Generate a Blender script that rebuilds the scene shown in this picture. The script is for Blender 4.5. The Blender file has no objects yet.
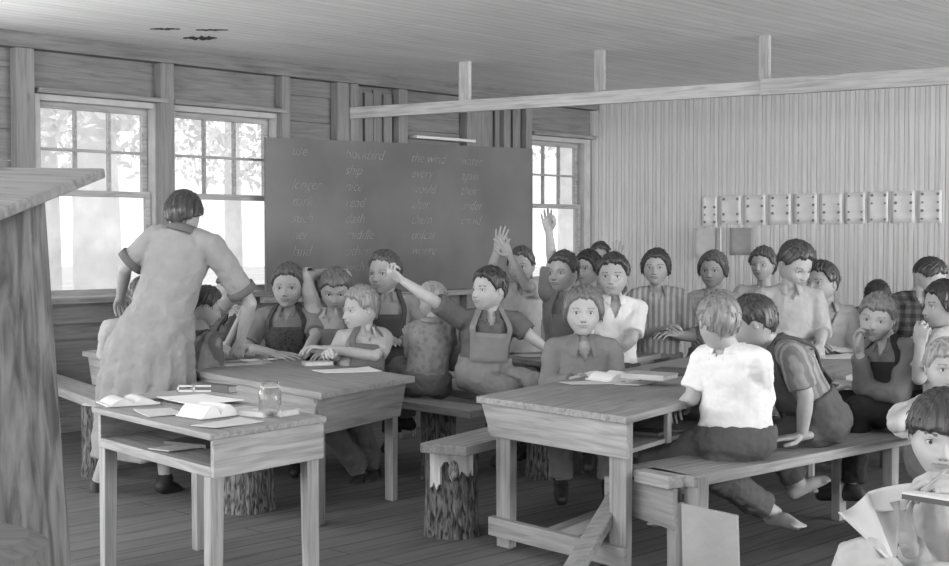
import bpy, bmesh, math, random
import numpy as np
from mathutils import Vector, Matrix, noise
random.seed(7); np.random.seed(7)
C = bpy.context.scene.collection
PI = math.pi
# ---------------------------------------------------------------- camera
FPX, CX, CY, CAMH = 1350.0, 474.5, 283.0, 1.25
PITCH = math.atan(43/FPX)
cam = bpy.data.cameras.new('camera'); camo = bpy.data.objects.new('camera', cam); C.objects.link(camo)
cam.sensor_width = 36; cam.lens = FPX/949*36; cam.clip_start = .05; cam.clip_end = 400
camo.location = (0, 0, CAMH); camo.rotation_euler = (PI/2-PITCH, 0, 0)
bpy.context.scene.camera = camo
cp, sp = math.cos(PITCH), math.sin(PITCH)
def ray(px, py):
    a = (px-CX)/FPX; b = (CY-py)/FPX
    v = Vector((a, cp+b*sp, -sp+b*cp)); return v/v.y
def P(px, py, d):                       # point seen at a pixel at forward distance d
    r = ray(px, py); return Vector((0, 0, CAMH))+r*d
def PZ(px, py, z):                      # point seen at a pixel on the level z
    r = ray(px, py); return Vector((0, 0, CAMH))+r*((z-CAMH)/r.z)
# ---------------------------------------------------------------- materials
MATS = {}
def newmat(name):
    m = bpy.data.materials.new(name); m.use_nodes = True
    nt = m.node_tree; b = nt.nodes['Principled BSDF']
    return m, nt, b
def g4(v): return (v, v, v, 1)
def coords(nt, scale, rot=(0, 0, 0)):
    tc = nt.nodes.new('ShaderNodeTexCoord'); mp = nt.nodes.new('ShaderNodeMapping')
    mr = nt.nodes.new('ShaderNodeMapping'); mr.inputs['Rotation'].default_value = rot
    nt.links.new(tc.outputs['Object'], mr.inputs['Vector'])
    nt.links.new(mr.outputs[0], mp.inputs['Vector']); mp.inputs['Scale'].default_value = scale
    return mp
def ramp(nt, src, stops):
    r = nt.nodes.new('ShaderNodeValToRGB'); e = r.color_ramp.elements
    while len(e) < len(stops): e.new(.5)
    for el, (p, v) in zip(e, stops): el.position = p; el.color = g4(v)
    nt.links.new(src, r.inputs[0]); return r
def mult(nt, a, b, fac=1, mode='MULTIPLY'):
    m = nt.nodes.new('ShaderNodeMixRGB'); m.blend_type = mode; m.inputs[0].default_value = fac
    nt.links.new(a, m.inputs[1]); nt.links.new(b, m.inputs[2]); return m
def wood(tone, ang=0, axis='x', rough=.7, contrast=1.0, planks=None, knots=True, key=''):
    """grain runs along the direction ang (radians from +X) or vertically (axis='z')"""
    k = ('wood', round(tone, 3), round(ang, 2), axis, planks, contrast, knots, rough)
    if k in MATS: return MATS[k]
    m, nt, b = newmat('wood'); L = nt.links
    sc = {'x': (1.5, 24, 24), 'z': (24, 24, 1.5)}[axis]
    mp = coords(nt, sc, (0, 0, -ang))
    n = nt.nodes.new('ShaderNodeTexNoise'); n.inputs['Scale'].default_value = 2.2; n.inputs['Detail'].default_value = 7
    n.inputs['Distortion'].default_value = .6
    L.new(mp.outputs[0], n.inputs['Vector'])
    c = contrast
    r = ramp(nt, n.outputs['Fac'], [(.28, tone*(1-.35*c)), (.5, tone), (.72, tone*(1+.22*c))])
    out = r.outputs[0]
    mp2 = coords(nt, (1, 1, 1), (0, 0, -ang))
    n2 = nt.nodes.new('ShaderNodeTexNoise'); n2.inputs['Scale'].default_value = 1.7; n2.inputs['Detail'].default_value = 3
    L.new(mp2.outputs[0], n2.inputs['Vector'])
    r2 = ramp(nt, n2.outputs['Fac'], [(.3, 1-.2*c), (.7, 1.0)])
    mm = mult(nt, out, r2.outputs[0]); out = mm.outputs[0]
    if knots:
        mp3 = coords(nt, (3, 7, 7) if axis == 'x' else (7, 7, 3), (0, 0, -ang))
        v = nt.nodes.new('ShaderNodeTexVoronoi'); v.inputs['Scale'].default_value = .8
        L.new(mp3.outputs[0], v.inputs['Vector'])
        r3 = ramp(nt, v.outputs['Distance'], [(.03, .35), (.11, 1)])
        mm = mult(nt, out, r3.outputs[0], .7); out = mm.outputs[0]
    L.new(out, b.inputs['Base Color']); b.inputs['Roughness'].default_value = rough
    bp = nt.nodes.new('ShaderNodeBump'); bp.inputs['Strength'].default_value = .25; bp.inputs['Distance'].default_value = .01
    L.new(n.outputs['Fac'], bp.inputs['Height']); L.new(bp.outputs[0], b.inputs['Normal'])
    MATS[k] = m; return m
def plain(tone, rough=.8, name='paint', nscale=6, var=.12, bump=.0, bscale=60, metallic=0):
    k = ('plain', round(tone, 3), rough, name, nscale, var, bump, bscale)
    if k in MATS: return MATS[k]
    m, nt, b = newmat(name); L = nt.links
    mp = coords(nt, (1, 1, 1))
    n = nt.nodes.new('ShaderNodeTexNoise'); n.inputs['Scale'].default_value = nscale; n.inputs['Detail'].default_value = 4
    L.new(mp.outputs[0], n.inputs['Vector'])
    r = ramp(nt, n.outputs['Fac'], [(.3, tone*(1-var)), (.7, tone*(1+var))])
    L.new(r.outputs[0], b.inputs['Base Color']); b.inputs['Roughness'].default_value = rough
    b.inputs['Metallic'].default_value = metallic
    if bump:
        n2 = nt.nodes.new('ShaderNodeTexNoise'); n2.inputs['Scale'].default_value = bscale
        L.new(mp.outputs[0], n2.inputs['Vector'])
        bp = nt.nodes.new('ShaderNodeBump'); bp.inputs['Strength'].default_value = bump; bp.inputs['Distance'].default_value = .01
        L.new(n2.outputs['Fac'], bp.inputs['Height']); L.new(bp.outputs[0], b.inputs['Normal'])
    MATS[k] = m; return m
def cloth(tone, pattern=None, tone2=None, scale=40, ang=0):
    k = ('cloth', round(tone, 3), pattern, tone2, scale, ang)
    if k in MATS: return MATS[k]
    m, nt, b = newmat('cloth'); L = nt.links
    mp = coords(nt, (1, 1, 1), (0, 0, ang))
    n = nt.nodes.new('ShaderNodeTexNoise'); n.inputs['Scale'].default_value = 14; n.inputs['Detail'].default_value = 6
    L.new(mp.outputs[0], n.inputs['Vector'])
    r = ramp(nt, n.outputs['Fac'], [(.25, tone*.9), (.75, tone*1.08)])
    out = r.outputs[0]
    if pattern:
        def stripes(direction):
            w = nt.nodes.new('ShaderNodeTexWave'); w.bands_direction = direction; w.inputs['Scale'].default_value = scale/6.28
            w.inputs['Distortion'].default_value = .15; L.new(mp.outputs[0], w.inputs['Vector'])
            return ramp(nt, w.outputs['Fac'], [(.35, 1), (.6, tone2/tone)])
        if pattern == 'stripe':
            out = mult(nt, out, stripes('X').outputs[0]).outputs[0]
        if pattern == 'plaid':
            a = stripes('X'); c = stripes('Z')
            out = mult(nt, mult(nt, out, a.outputs[0], .8).outputs[0], c.outputs[0], .8).outputs[0]
        if pattern == 'print':
            v = nt.nodes.new('ShaderNodeTexVoronoi'); v.inputs['Scale'].default_value = scale
            L.new(mp.outputs[0], v.inputs['Vector'])
            out = mult(nt, out, ramp(nt, v.outputs['Distance'], [(.25, tone2/tone), (.5, 1)]).outputs[0]).outputs[0]
    L.new(out, b.inputs['Base Color']); b.inputs['Roughness'].default_value = .95
    b.inputs['Specular IOR Level'].default_value = .15
    n2 = nt.nodes.new('ShaderNodeTexNoise'); n2.inputs['Scale'].default_value = 16; n2.inputs['Detail'].default_value = 5; n2.inputs['Distortion'].default_value = 1.2
    L.new(mp.outputs[0], n2.inputs['Vector'])
    bp = nt.nodes.new('ShaderNodeBump'); bp.inputs['Strength'].default_value = .3; bp.inputs['Distance'].default_value = .012
    L.new(n2.outputs['Fac'], bp.inputs['Height']); L.new(bp.outputs[0], b.inputs['Normal'])
    MATS[k] = m; return m
def bark(tone, c=1.0):
    k = ('bark', tone, c)
    if k in MATS: return MATS[k]
    m, nt, b = newmat('bark'); L = nt.links
    mp = coords(nt, (34, 34, 8))
    n = nt.nodes.new('ShaderNodeTexNoise'); n.inputs['Scale'].default_value = 2; n.inputs['Detail'].default_value = 8; n.inputs['Distortion'].default_value = .8
    L.new(mp.outputs[0], n.inputs['Vector'])
    r = ramp(nt, n.outputs['Fac'], [(.36, tone*.15), (.47, tone*.7), (.55, tone*1.2), (.72, tone*2)])
    L.new(r.outputs[0], b.inputs['Base Color']); b.inputs['Roughness'].default_value = .95
    bp = nt.nodes.new('ShaderNodeBump'); bp.inputs['Strength'].default_value = .9; bp.inputs['Distance'].default_value = .02
    L.new(n.outputs['Fac'], bp.inputs['Height']); L.new(bp.outputs[0], b.inputs['Normal'])
    MATS[k] = m; return m
def boards(tone, ang, width, rough=.75, seam=.35, contrast=.7, tonevar=.18, long=3.5):
    """flat boarding: planks of a width running along ang, seams and tone changes, in object space"""
    m, nt, b = newmat('boards'); L = nt.links
    mp = coords(nt, (1, 1, 1), (0, 0, -ang))
    br = nt.nodes.new('ShaderNodeTexBrick'); br.inputs['Scale'].default_value = 1; br.inputs['Brick Width'].default_value = long
    br.inputs['Row Height'].default_value = width; br.inputs['Mortar Size'].default_value = .004; br.inputs['Mortar Smooth'].default_value = .3
    br.inputs['Color1'].default_value = g4(tone*(1-tonevar)); br.inputs['Color2'].default_value = g4(tone*(1+tonevar)); br.inputs['Mortar'].default_value = g4(tone*seam)
    br.offset = .37
    L.new(mp.outputs[0], br.inputs['Vector'])
    mp2 = coords(nt, (.8, 13, 13), (0, 0, -ang))
    n = nt.nodes.new('ShaderNodeTexNoise'); n.inputs['Scale'].default_value = 2.5; n.inputs['Detail'].default_value = 8; n.inputs['Distortion'].default_value = .5
    L.new(mp2.outputs[0], n.inputs['Vector'])
    r = ramp(nt, n.outputs['Fac'], [(.3, 1-.45*contrast), (.5, 1), (.75, 1+.1*contrast)])
    o = mult(nt, br.outputs['Color'], r.outputs[0])
    n3 = nt.nodes.new('ShaderNodeTexNoise'); n3.inputs['Scale'].default_value = .9; n3.inputs['Detail'].default_value = 3
    L.new(mp.outputs[0], n3.inputs['Vector'])
    o = mult(nt, o.outputs[0], ramp(nt, n3.outputs['Fac'], [(.35, 1-.22*contrast), (.65, 1)]).outputs[0])
    L.new(o.outputs[0], b.inputs['Base Color']); b.inputs['Roughness'].default_value = rough
    bp = nt.nodes.new('ShaderNodeBump'); bp.inputs['Strength'].default_value = .3; bp.inputs['Distance'].default_value = .01
    L.new(br.outputs['Fac'], bp.inputs['Height']); bp.invert = True; L.new(bp.outputs[0], b.inputs['Normal'])
    return m
# ---------------------------------------------------------------- objects
def props(o, label=None, cat=None, group=None, kind=None):
    if label: o['label'] = label
    if cat: o['category'] = cat
    if group: o['group'] = group
    if kind: o['kind'] = kind
    return o
def thing(name, label, cat, loc, group=None, kind=None):
    o = bpy.data.objects.new(name, None); C.objects.link(o); o.location = loc; o.empty_display_size = .1
    return props(o, label, cat, group, kind)
def wloc(o):
    v = Vector(o.location)
    while o.parent: o = o.parent; v += o.location
    return v
def obj(name, bm, mat, parent=None, base=None, bevel=0, smooth=False, label=None, autosm=None):
    """link a world-space bmesh / mesh as one object; its origin sits at the parent's or at base"""
    if isinstance(bm, bmesh.types.BMesh):
        me = bpy.data.meshes.new(name); bmesh.ops.recalc_face_normals(bm, faces=bm.faces); bm.to_mesh(me); bm.free()
    else: me = bm
    o = bpy.data.objects.new(name, me); C.objects.link(o)
    if parent is not None:
        o.parent = parent; me.transform(Matrix.Translation(-wloc(parent)))
    elif base is not None:
        base = Vector(base); o.location = base; me.transform(Matrix.Translation(-base))
    if mat is not None:
        for m in (mat if isinstance(mat, (list, tuple)) else [mat]): me.materials.append(m)
    if smooth: me.polygons.foreach_set('use_smooth', [True]*len(me.polygons))
    if bevel:
        md = o.modifiers.new('b', 'BEVEL'); md.width = bevel; md.segments = 2; md.limit_method = 'ANGLE'
    if label: o['label'] = label
    return o
def struct(name, bm, mat, **k):
    o = obj(name, bm, mat, **k); o['kind'] = 'structure'; return o
def hexa(bm, p):
    """p: 8 points, bottom quad then top quad, both counter-clockwise"""
    v = [bm.verts.new(q) for q in p]
    for f in ((3, 2, 1, 0), (4, 5, 6, 7), (0, 1, 5, 4), (1, 2, 6, 5), (2, 3, 7, 6), (3, 0, 4, 7)): bm.faces.new([v[i] for i in f])
def slab(bm, quad, z0, z1):
    """quad: 4 xy corners"""
    hexa(bm, [(q[0], q[1], z0) for q in quad]+[(q[0], q[1], z1) for q in quad])
def beam(bm, a, b, w, h, up=(0, 0, 1), ext=0):
    """board from a to b, w wide sideways, h thick along up"""
    a = Vector(a); b = Vector(b); d = (b-a).normalized(); a = a-d*ext; b = b+d*ext
    s = d.cross(Vector(up)); s = s.normalized() if s.length > 1e-4 else Vector((1, 0, 0)); u = s.cross(d).normalized()
    c = [(-s*w/2-u*h/2), (s*w/2-u*h/2), (s*w/2+u*h/2), (-s*w/2+u*h/2)]
    hexa(bm, [a+k for k in c]+[b+k for k in c])
def BM(): return bmesh.new()
def lathe(bm, c, prof, n=24, wob=None):
    rings = []
    for r, z in prof:
        rings.append([bm.verts.new((c[0]+r*math.cos(2*PI*i/n)*(wob(i/n, z) if wob else 1), c[1]+r*math.sin(2*PI*i/n)*(wob(i/n, z) if wob else 1), c[2]+z)) for i in range(n)])
    for a, b in zip(rings, rings[1:]):
        for i in range(n): bm.faces.new((a[i], a[(i+1) % n], b[(i+1) % n], b[i]))
    bm.faces.new(rings[0][::-1]); bm.faces.new(rings[-1])
# ---------------------------------------------------------------- room
U = Vector((.694, .72, 0)).normalized()            # along the window wall
NW = Vector((.72, -.694, 0)).normalized()          # into the room from the window wall
W0 = Vector((-2.53, 9.0, 0)); AW = math.atan2(U.y, U.x)
V = Vector((.796, -.605, 0)).normalized()          # along the beadboard wall
NV = Vector((-.605, -.796, 0)).normalized()
TC = 5.22; CZ = 2.563
def W(t, z, n=0): p = W0+U*t+NW*n; return Vector((p.x, p.y, z))
def twall(px):
    k = (px-CX)/FPX; return (W0.x-k*W0.y)/(k*U.y-U.x)
CORN = W(TC, 0)
def B_(t, z, n=0): p = CORN+V*t+NV*n; return Vector((p.x, p.y, z))
def wbox(bm, t0, t1, z0, z1, n0, n1, F=W):
    hexa(bm, [F(t0, z0, n0), F(t1, z0, n0), F(t1, z0, n1), F(t0, z0, n1), F(t0, z1, n0), F(t1, z1, n0), F(t1, z1, n1), F(t0, z1, n1)])
TB = -6.8                                          # where the rear wall starts
LB = 12.6                                          # length of the beadboard wall
WIN = [(-.43, .487), (.583, 1.527), (4.324, 5.145)]; WZ0, WZ1 = .85, 2.19
rear = [(-5.6, -4.7), (-4.1, -3.2), (-2.6, -1.7)]
bm = BM(); z = 0; i = 0
while z < CZ+.05:
    z1 = min(z+.195, CZ+.1); cuts = sorted([w for w in WIN+rear if z1 > WZ0+.02 and z < WZ1-.02])
    edges = [TB]+[x for w in cuts for x in w]+[TC+.1]
    off = .004*(i % 3)
    if z < WZ0 < z1-.02 and z1 > WZ0: pass
    for k in range(0, len(edges), 2):
        wbox(bm, edges[k], edges[k+1], z+.004, z1, -.05, -off)
    wbox(bm, TB, TC+.1, z-.006, z+.006, -.05, -.02) if not cuts else None
    z = z1; i += 1
for w in WIN+rear:                                  # filling around the openings
    wbox(bm, w[0]-.02, w[1]+.02, .7, WZ0, -.05, -.004); wbox(bm, w[0]-.02, w[1]+.02, WZ1, WZ1+.2, -.05, -.004)
bm2 = BM(); 
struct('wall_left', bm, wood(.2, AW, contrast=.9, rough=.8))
bm2.free()
trimn = 0
def trim(bm, mat, bev=.004):
    global trimn; trimn += 1
    return struct('trim_%d' % trimn, bm, mat, bevel=bev)
studw = wood(.21, AW, 'z', contrast=.7)
for px0, px1 in ((12, 30), (155.5, 168.5), (276, 284), (331, 343), (344, 352), (392, 401), (460, 474), (474, 482), (497, 502), (519, 525)):
    t0, t1 = twall(px0), twall(px1)
    bm = BM(); wbox(bm, t0, t1, 0 if px0 < 260 else .0, CZ-.1, .0, .085); trim(bm, studw)
for t in (-1.6, -2.9, -4.4, -5.9):
    bm = BM(); wbox(bm, t-.03, t+.03, 0, CZ-.1, 0, .085); trim(bm, studw)
bm = BM(); wbox(bm, TB, TC, CZ-.1, CZ, 0, .1); trim(bm, wood(.18, AW))
bm = BM(); wbox(bm, TB, TC, 0, .09, 0, .1); trim(bm, wood(.2, AW))
# vertical boarding nailed between studs above the blackboard
vb = wood(.2, AW, 'z', contrast=.9)
for a, b, k in ((353, 391, 4), (483, 519, 4)):
    ta, tb = twall(a), twall(b); bm = BM()
    for i in range(k):
        u0 = ta+(tb-ta)*i/k; u1 = ta+(tb-ta)*(i+.86)/k
        wbox(bm, u0, u1, 1.9, CZ-.12-.03*(i % 2), .0, .02+.012*(i % 2))
    trim(bm, vb, .002)
bm = BM(); wbox(bm, TB, 1.46, .70, .845, 0, .03); wbox(bm, -3.1, 1.56, .835, .87, 0, .13); trim(bm, wood(.2, AW))
bm = BM(); wbox(bm, 4.3, TC-.01, .80, .84, 0, .11); trim(bm, wood(.3, AW))
# ---- windows
wpaint = plain(.42, .6, 'weathered_paint', 12, .15); wdark = wood(.36, AW); wlite = plain(.4, .5, 'window_paint', 9, .1)
mg, nt, b = newmat('tinted_glass')  # grey tint and milky film added to tone down the bright windows
tr = nt.nodes.new('ShaderNodeBsdfTransparent'); tr.inputs[0].default_value = g4(.93); gl = nt.nodes.new('ShaderNodeBsdfGlossy'); gl.inputs['Roughness'].default_value = .1
df = nt.nodes.new('ShaderNodeBsdfDiffuse'); df.inputs[0].default_value = g4(.8)
m1 = nt.nodes.new('ShaderNodeMixShader'); m1.inputs[0].default_value = .03; m2 = nt.nodes.new('ShaderNodeMixShader'); m2.inputs[0].default_value = .04
nt.links.new(tr.outputs[0], m1.inputs[1]); nt.links.new(gl.outputs[0], m1.inputs[2]); nt.links.new(m1.outputs[0], m2.inputs[1]); nt.links.new(df.outputs[0], m2.inputs[2])
nt.links.new(m2.outputs[0], nt.nodes['Material Output'].inputs[0]); GLASS = mg
wn = 0
def window(t0, t1, F=W, z0=WZ0, z1=WZ1):
    global wn; wn += 1
    r = thing('window_%d' % wn, None, None, F((t0+t1)/2, z0, 0)); r['kind'] = 'structure'
    bm = BM()
    for a, b_, c, d in ((t0, t0+.035, z0, z1), (t1-.035, t1, z0, z1), (t0+.035, t1-.035, z1-.04, z1), (t0+.035, t1-.035, z0, z0+.03)):
        wbox(bm, a, b_, c, d, -.12, .02, F)
    obj('window_frame', bm, wlite, r, bevel=.003)
    bm = BM(); wbox(bm, t0-.01, t1+.03, z1, z1+.03, 0, .10, F); obj('head_casing', bm, wood(.24, AW), r, bevel=.003)
    bm = BM(); wbox(bm, t1, t1+.05, z0, z1, .0, .018, F); wbox(bm, t0-.05, t0, z0, z1, .0, .018, F); obj('window_trim', bm, wpaint, r)
    mid = z0+.53*(z1-z0)
    a, b_ = t0+.04, t1-.04
    for nm, c, d, n0, n1 in (('lower_sash', z0+.03, mid+.02, -.055, -.02), ('upper_sash', mid-.02, z1-.04, -.095, -.06)):
        bm = BM(); e = .04
        wbox(bm, a, a+e, c, d, n0, n1, F); wbox(bm, b_-e, b_, c, d, n0, n1, F)
        wbox(bm, a+e, b_-e, c, c+e, n0, n1, F); wbox(bm, a+e, b_-e, d-e, d, n0, n1, F)
        if nm == 'upper_sash':
            for k in (1, 2):
                x = a+e+(b_-a-2*e)*k/3; wbox(bm, x-.009, x+.009, c+e, d-e, n0, n1, F)
            zz = (c+d)/2
            for k in range(3):
                x0 = a+e+(b_-a-2*e)*k/3+.009*(k > 0); x1 = a+e+(b_-a-2*e)*(k+1)/3-.009*(k < 2)
                wbox(bm, x0, x1, zz-.009, zz+.009, n0, n1, F)
        s = obj(nm, bm, wdark, r, bevel=.002)
        bm = BM(); nn = (n0+n1)/2; wbox(bm, a+e-.005, b_-e+.005, c+e-.005, d-e+.005, nn-.002, nn+.002, F); obj('pane', bm, GLASS, s)
    return r
for w in WIN+rear: window(*w)
# ---- beadboard wall: real grooves
bm = BM(); prof = []
t = 0
while t < LB:
    for dt, dn in ((0, .0), (.004, -.011), (.010, -.011), (.014, 0), (.034, 0), (.037, -.007), (.040, .002), (.044, .002), (.047, -.007), (.050, 0), (.0815, 0)): prof.append((t+dt, dn))
    t += .083
pv = [[bm.verts.new(B_(a, zz, n)) for a, n in prof] for zz in (0, CZ+.05)]
for i in range(len(prof)-1): bm.faces.new((pv[0][i], pv[0][i+1], pv[1][i+1], pv[1][i]))
wbox(bm, -.1, LB+.2, 0, CZ+.05, -.06, -.02, B_)
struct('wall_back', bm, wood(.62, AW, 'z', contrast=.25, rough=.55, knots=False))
# ---- right and rear walls (behind the camera) with windows put in to carry fill lamps
RC = CORN+V*LB
def R_(t, z, n=0): p = RC-U*t-NW*n; return Vector((p.x, p.y, z))
LR = TC-TB
PB = W(TB, 0)
d = (RC-U*LR)-PB; LRR = d.length; DR = d.normalized(); ND = Vector((-DR.y, DR.x, 0))
if ND.dot(U) < 0: ND = -ND
def Q_(t, z, n=0): p = PB+DR*t+ND*n; return Vector((p.x, p.y, z))
def wall_with(F, L, wins, name, z0=.7, z1=2.35):
    bm = BM(); e = [0]+[x for w in wins for x in w]+[L]
    for k in range(0, len(e), 2): wbox(bm, e[k], e[k+1], z0, z1, -.06, 0, F)
    wbox(bm, -.1, L+.1, 0, z0, -.06, 0, F); wbox(bm, -.1, L+.1, z1, CZ+.05, -.06, 0, F)
    struct(name, bm, wood(.4, AW, contrast=.6))
    for w in wins:
        window(w[0], w[1], F, z0, z1)
WR = [(.8+1.75*k, .8+1.75*k+1.5) for k in range(6)]
WQ = [(.9+2.3*k, .9+2.3*k+1.8) for k in range(5)]
wall_with(R_, LR, WR, 'wall_right'); wall_with(Q_, LRR, WQ, 'wall_front')
def slabroom(name, z0, z1, mat):
    bm = BM(); a = W(TB-.1, 0, -.1); b = W(TC+.1, 0, -.1)+NV*-.1; c = RC+V*.2-NV*.1; d = RC-U*(LR+.2)+V*.1
    slab(bm, [a, b, c, d], z0, z1); return struct(name, bm, mat)
slabroom('floor', -.1, 0, boards(.13, AW, .14, rough=.7, seam=.25, contrast=1.0, tonevar=.14))
slabroom('ceiling', CZ, CZ+.06, boards(.86, AW, .085, rough=.6, seam=.7, contrast=.35, tonevar=.05))
# torn patch in the ceiling boards and a batten above the blackboard
def ragged(px0, px1, py, hpx, seed):
    rg = random.Random(seed); bm = BM(); top = []; n = 14
    for i in range(n): top.append(PZ(px0+(px1-px0)*i/(n-1), py-hpx*rg.random()*math.sin(PI*i/(n-1)), CZ-.003))
    for i in range(n-1, -1, -1): top.append(PZ(px0+(px1-px0)*i/(n-1), py+.6+hpx*rg.random()*math.sin(PI*i/(n-1)), CZ-.003))
    a = [bm.verts.new(q) for q in top]; b_ = [bm.verts.new(q+Vector((0, 0, .02))) for q in top]; bm.faces.new(a); bm.faces.new(b_[::-1])
    for i in range(len(a)): j = (i+1) % len(a); bm.faces.new((a[i], a[j], b_[j], b_[i]))
    trim(bm, plain(.035, .9, 'torn_wood', 12, .3), 0)
ragged(183, 217, 38, 2.6, 3); ragged(150, 180, 29, .8, 5); ragged(196, 228, 30, .7, 8)
bm = BM(); wbox(bm, twall(407), twall(466), 2.075, 2.10, .0, .12); trim(bm, wood(.6, AW))
# outdoors
bm = BM(); slab(bm, [(-60, -30), (60, -30), (60, 90), (-60, 90)], -.6, -.5)
o = struct('ground', bm, plain(.62, .9, 'dry_grass', .5, .12))
# ---------------------------------------------------------------- exposed tie beam and hangers
bl = [(345, 114, 10.57), (465, 109.5, 10.13), (600, 103.5, 9.43), (765, 93.5, 8.69), (1060, 80, 7.55)]
pts = [P(a, b, d) for a, b, d in bl]
p0 = P(338, 114, 10.6); p3 = pts[3]; zb = 2.235
p0.z = 2.235; p3.z = 2.225; dirb = (p3-p0); far = p3+dirb*1.3; 
tb = thing('tie_beam', 'long pale horizontal beam hung below the ceiling, joined in two lengths', 'beam', p0)
bm = BM(); beam(bm, p0, p3, .04, .088); obj('beam_board', bm, wood(.5, math.atan2(dirb.y, dirb.x)), tb, bevel=.004)
bm = BM(); q = p3+dirb*-.01; beam(bm, q-Vector((0, .045, 0)), far-Vector((0, .045, 0)), .04, .105); obj('beam_board', bm, wood(.42, math.atan2(dirb.y, dirb.x)), tb, bevel=.004)
for i, (px, lab) in enumerate(((465, 'pale wooden hanger holding the tie beam, left of the other two'), (600, 'wooden hanger holding the tie beam above the far window corner'), (765, 'wooden hanger at the joint of the tie beam'))):
    k = (px-CX)/FPX; s = (k*p0.y-p0.x)/(dirb.x-k*dirb.y); c = p0+dirb*s
    c = c+Vector((0, .05, 0)); bm = BM(); beam(bm, (c.x, c.y, 2.19 if i == 2 else 2.2), (c.x, c.y, CZ), .09 if i == 0 else .07, .04, up=NV)
    props(obj('beam_hanger', bm, wood(.4 if i else .55, AW, 'z'), base=(c.x, c.y, 2.2), bevel=.003), lab, 'hanger')
# ---------------------------------------------------------------- blackboard with chalk writing
t0, t1 = 1.33, 4.27
r = thing('blackboard', 'long dark blackboard with faint chalk word columns hanging on the window wall', 'blackboard', W(2.9, .82, .1))
bm = BM(); hexa(bm, [W(t0, .84, .095), W(t1, .84, .095), W(t1, .84, .115), W(t0, .84, .115), W(t0, 2.0, .095), W(t1, 2.06, .095), W(t1, 2.06, .115), W(t0, 2.0, .115)])
obj('board', bm, plain(.145, .75, 'slate_board', 1.3, .25), r)
bm = BM(); wbox(bm, t0-.05, t1, .79, .835, .1, .16); obj('chalk_rail', bm, wood(.3, AW), r, bevel=.003)
chalk = plain(.24, .95, 'chalk', 20, .3)
words = [(1.56, ['use', '', 'longer', 'dark', 'such', 'her', 'land']),
         (2.08, ['blackbird', 'ship', 'nice', 'read', 'dash', 'middle', 'other', 'with']),
         (2.78, ['the wind', 'every', 'would', 'after', 'them', 'unless', 'where']),
         (3.35, ['water', 'again', 'their', 'under', 'could'])]
chm = []
for x, ws in words:
    for i, w in enumerate(ws):
        if not w: continue
        cu = bpy.data.curves.new('t', 'FONT'); cu.body = w; cu.size = .115; cu.shear = .45; cu.extrude = .0005; cu.offset = -.0018; cu.space_character = .95; cu.resolution_u = 2
        to = bpy.data.objects.new('t', cu); C.objects.link(to)
        me = bpy.data.meshes.new_from_object(to.evaluated_get(bpy.context.evaluated_depsgraph_get()))
        bpy.data.objects.remove(to); 
        Mx = Matrix.Translation(W(x, 1.88-.125*i, .1165)) @ Matrix(((U.x, 0, NW.x, 0), (U.y, 0, NW.y, 0), (0, 1, 0, 0), (0, 0, 0, 1)))
        me.transform(Mx); chm.append(me)
for me in chm: obj('chalk_word', me, chalk, r)
# ---------------------------------------------------------------- papers on the beadboard wall
def tbead(px): k = (px-CX)/FPX; return (k*CORN.y-CORN.x)/(V.x-k*V.y)
pap = plain(.66, .85, 'paper', 14, .06); papb = plain(.74, .85, 'paper', 14, .05); dot = plain(.2, .9, 'ink', 8, .1)
edges = [701, 718.5, 742.5, 767, 792.5, 818.5, 843.5, 866.5, 889.5, 916, 943]
words10 = ['leftmost', 'second', 'third', 'fourth', 'fifth', 'sixth', 'seventh', 'eighth', 'ninth', 'tenth and rightmost']
def sheet(bm, F, a, b, z0, z1, n0, curl=.02, nx=6, nz=4):
    """a sheet a little curled off the wall, real thickness"""
    g = []
    for s in (0, .0015):
        g.append([[bm.verts.new(F(a+(b-a)*i/nx, z0+(z1-z0)*j/nz, n0+s+curl*(i/nx)**3+.004*math.sin(3*j/nz+i))) for i in range(nx+1)] for j in range(nz+1)])
    for k, G in enumerate(g):
        for j in range(nz):
            for i in range(nx):
                q = (G[j][i], G[j][i+1], G[j+1][i+1], G[j+1][i]); bm.faces.new(q if k else q[::-1])
    rim = lambda G: G[0]+[G[j][nx] for j in range(1, nz+1)]+G[nz][-2::-1]+[G[j][0] for j in range(nz-1, 0, -1)]
    A, Bq = rim(g[0]), rim(g[1])
    for i in range(len(A)): j = (i+1) % len(A); bm.faces.new((A[i], A[j], Bq[j], Bq[i]))
for i in range(10):
    a, b = tbead(edges[i]+1), tbead(edges[i+1]-1.2); s = FPX/(B_((a+b)/2, 0).y)
    zt = 1.25+(240-(196.5-2.8*(i/9)*2.2))/s; zbm = zt-.262+.01*(i % 3 == 1)
    r = thing('wall_paper_sheet', '%s of the ten pale punched sheets tacked in a row on the beadboard wall' % words10[i].capitalize() if 0 else 'pale dotted wall sheet, %s of ten in the row from the left' % words10[i], 'paper', B_((a+b)/2, zbm, .005), 'dotted sheets on the beadboard wall')
    bm = BM(); sheet(bm, B_, a, b, zbm, zt, .004, .008); obj('sheet', bm, papb if i == 0 else pap, r, smooth=True)
    for cidx, u in enumerate((.2, .84)):
        for k in range(4):
            if (i*7+k*3+cidx*5) % 5 == 0: continue
            x = a+(b-a)*u; zz = zt-.03-.066*k; rr = .009*(1+.4*((i+k) % 2))
            bm = BM(); n = .004+.0015+.008*(u**3)+.006
            vs = [bm.verts.new(B_(x+rr*math.cos(q*PI/4), zz+rr*math.sin(q*PI/4), n)) for q in range(8)]; vs2 = [bm.verts.new(B_(x+rr*math.cos(q*PI/4), zz+rr*math.sin(q*PI/4), n-.006)) for q in range(8)]
            bm.faces.new(vs)
            for q in range(8): bm.faces.new((vs[q], vs2[q], vs2[(q+1) % 8], vs[(q+1) % 8]))
            obj('ink_dot', bm, dot, r)
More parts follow.
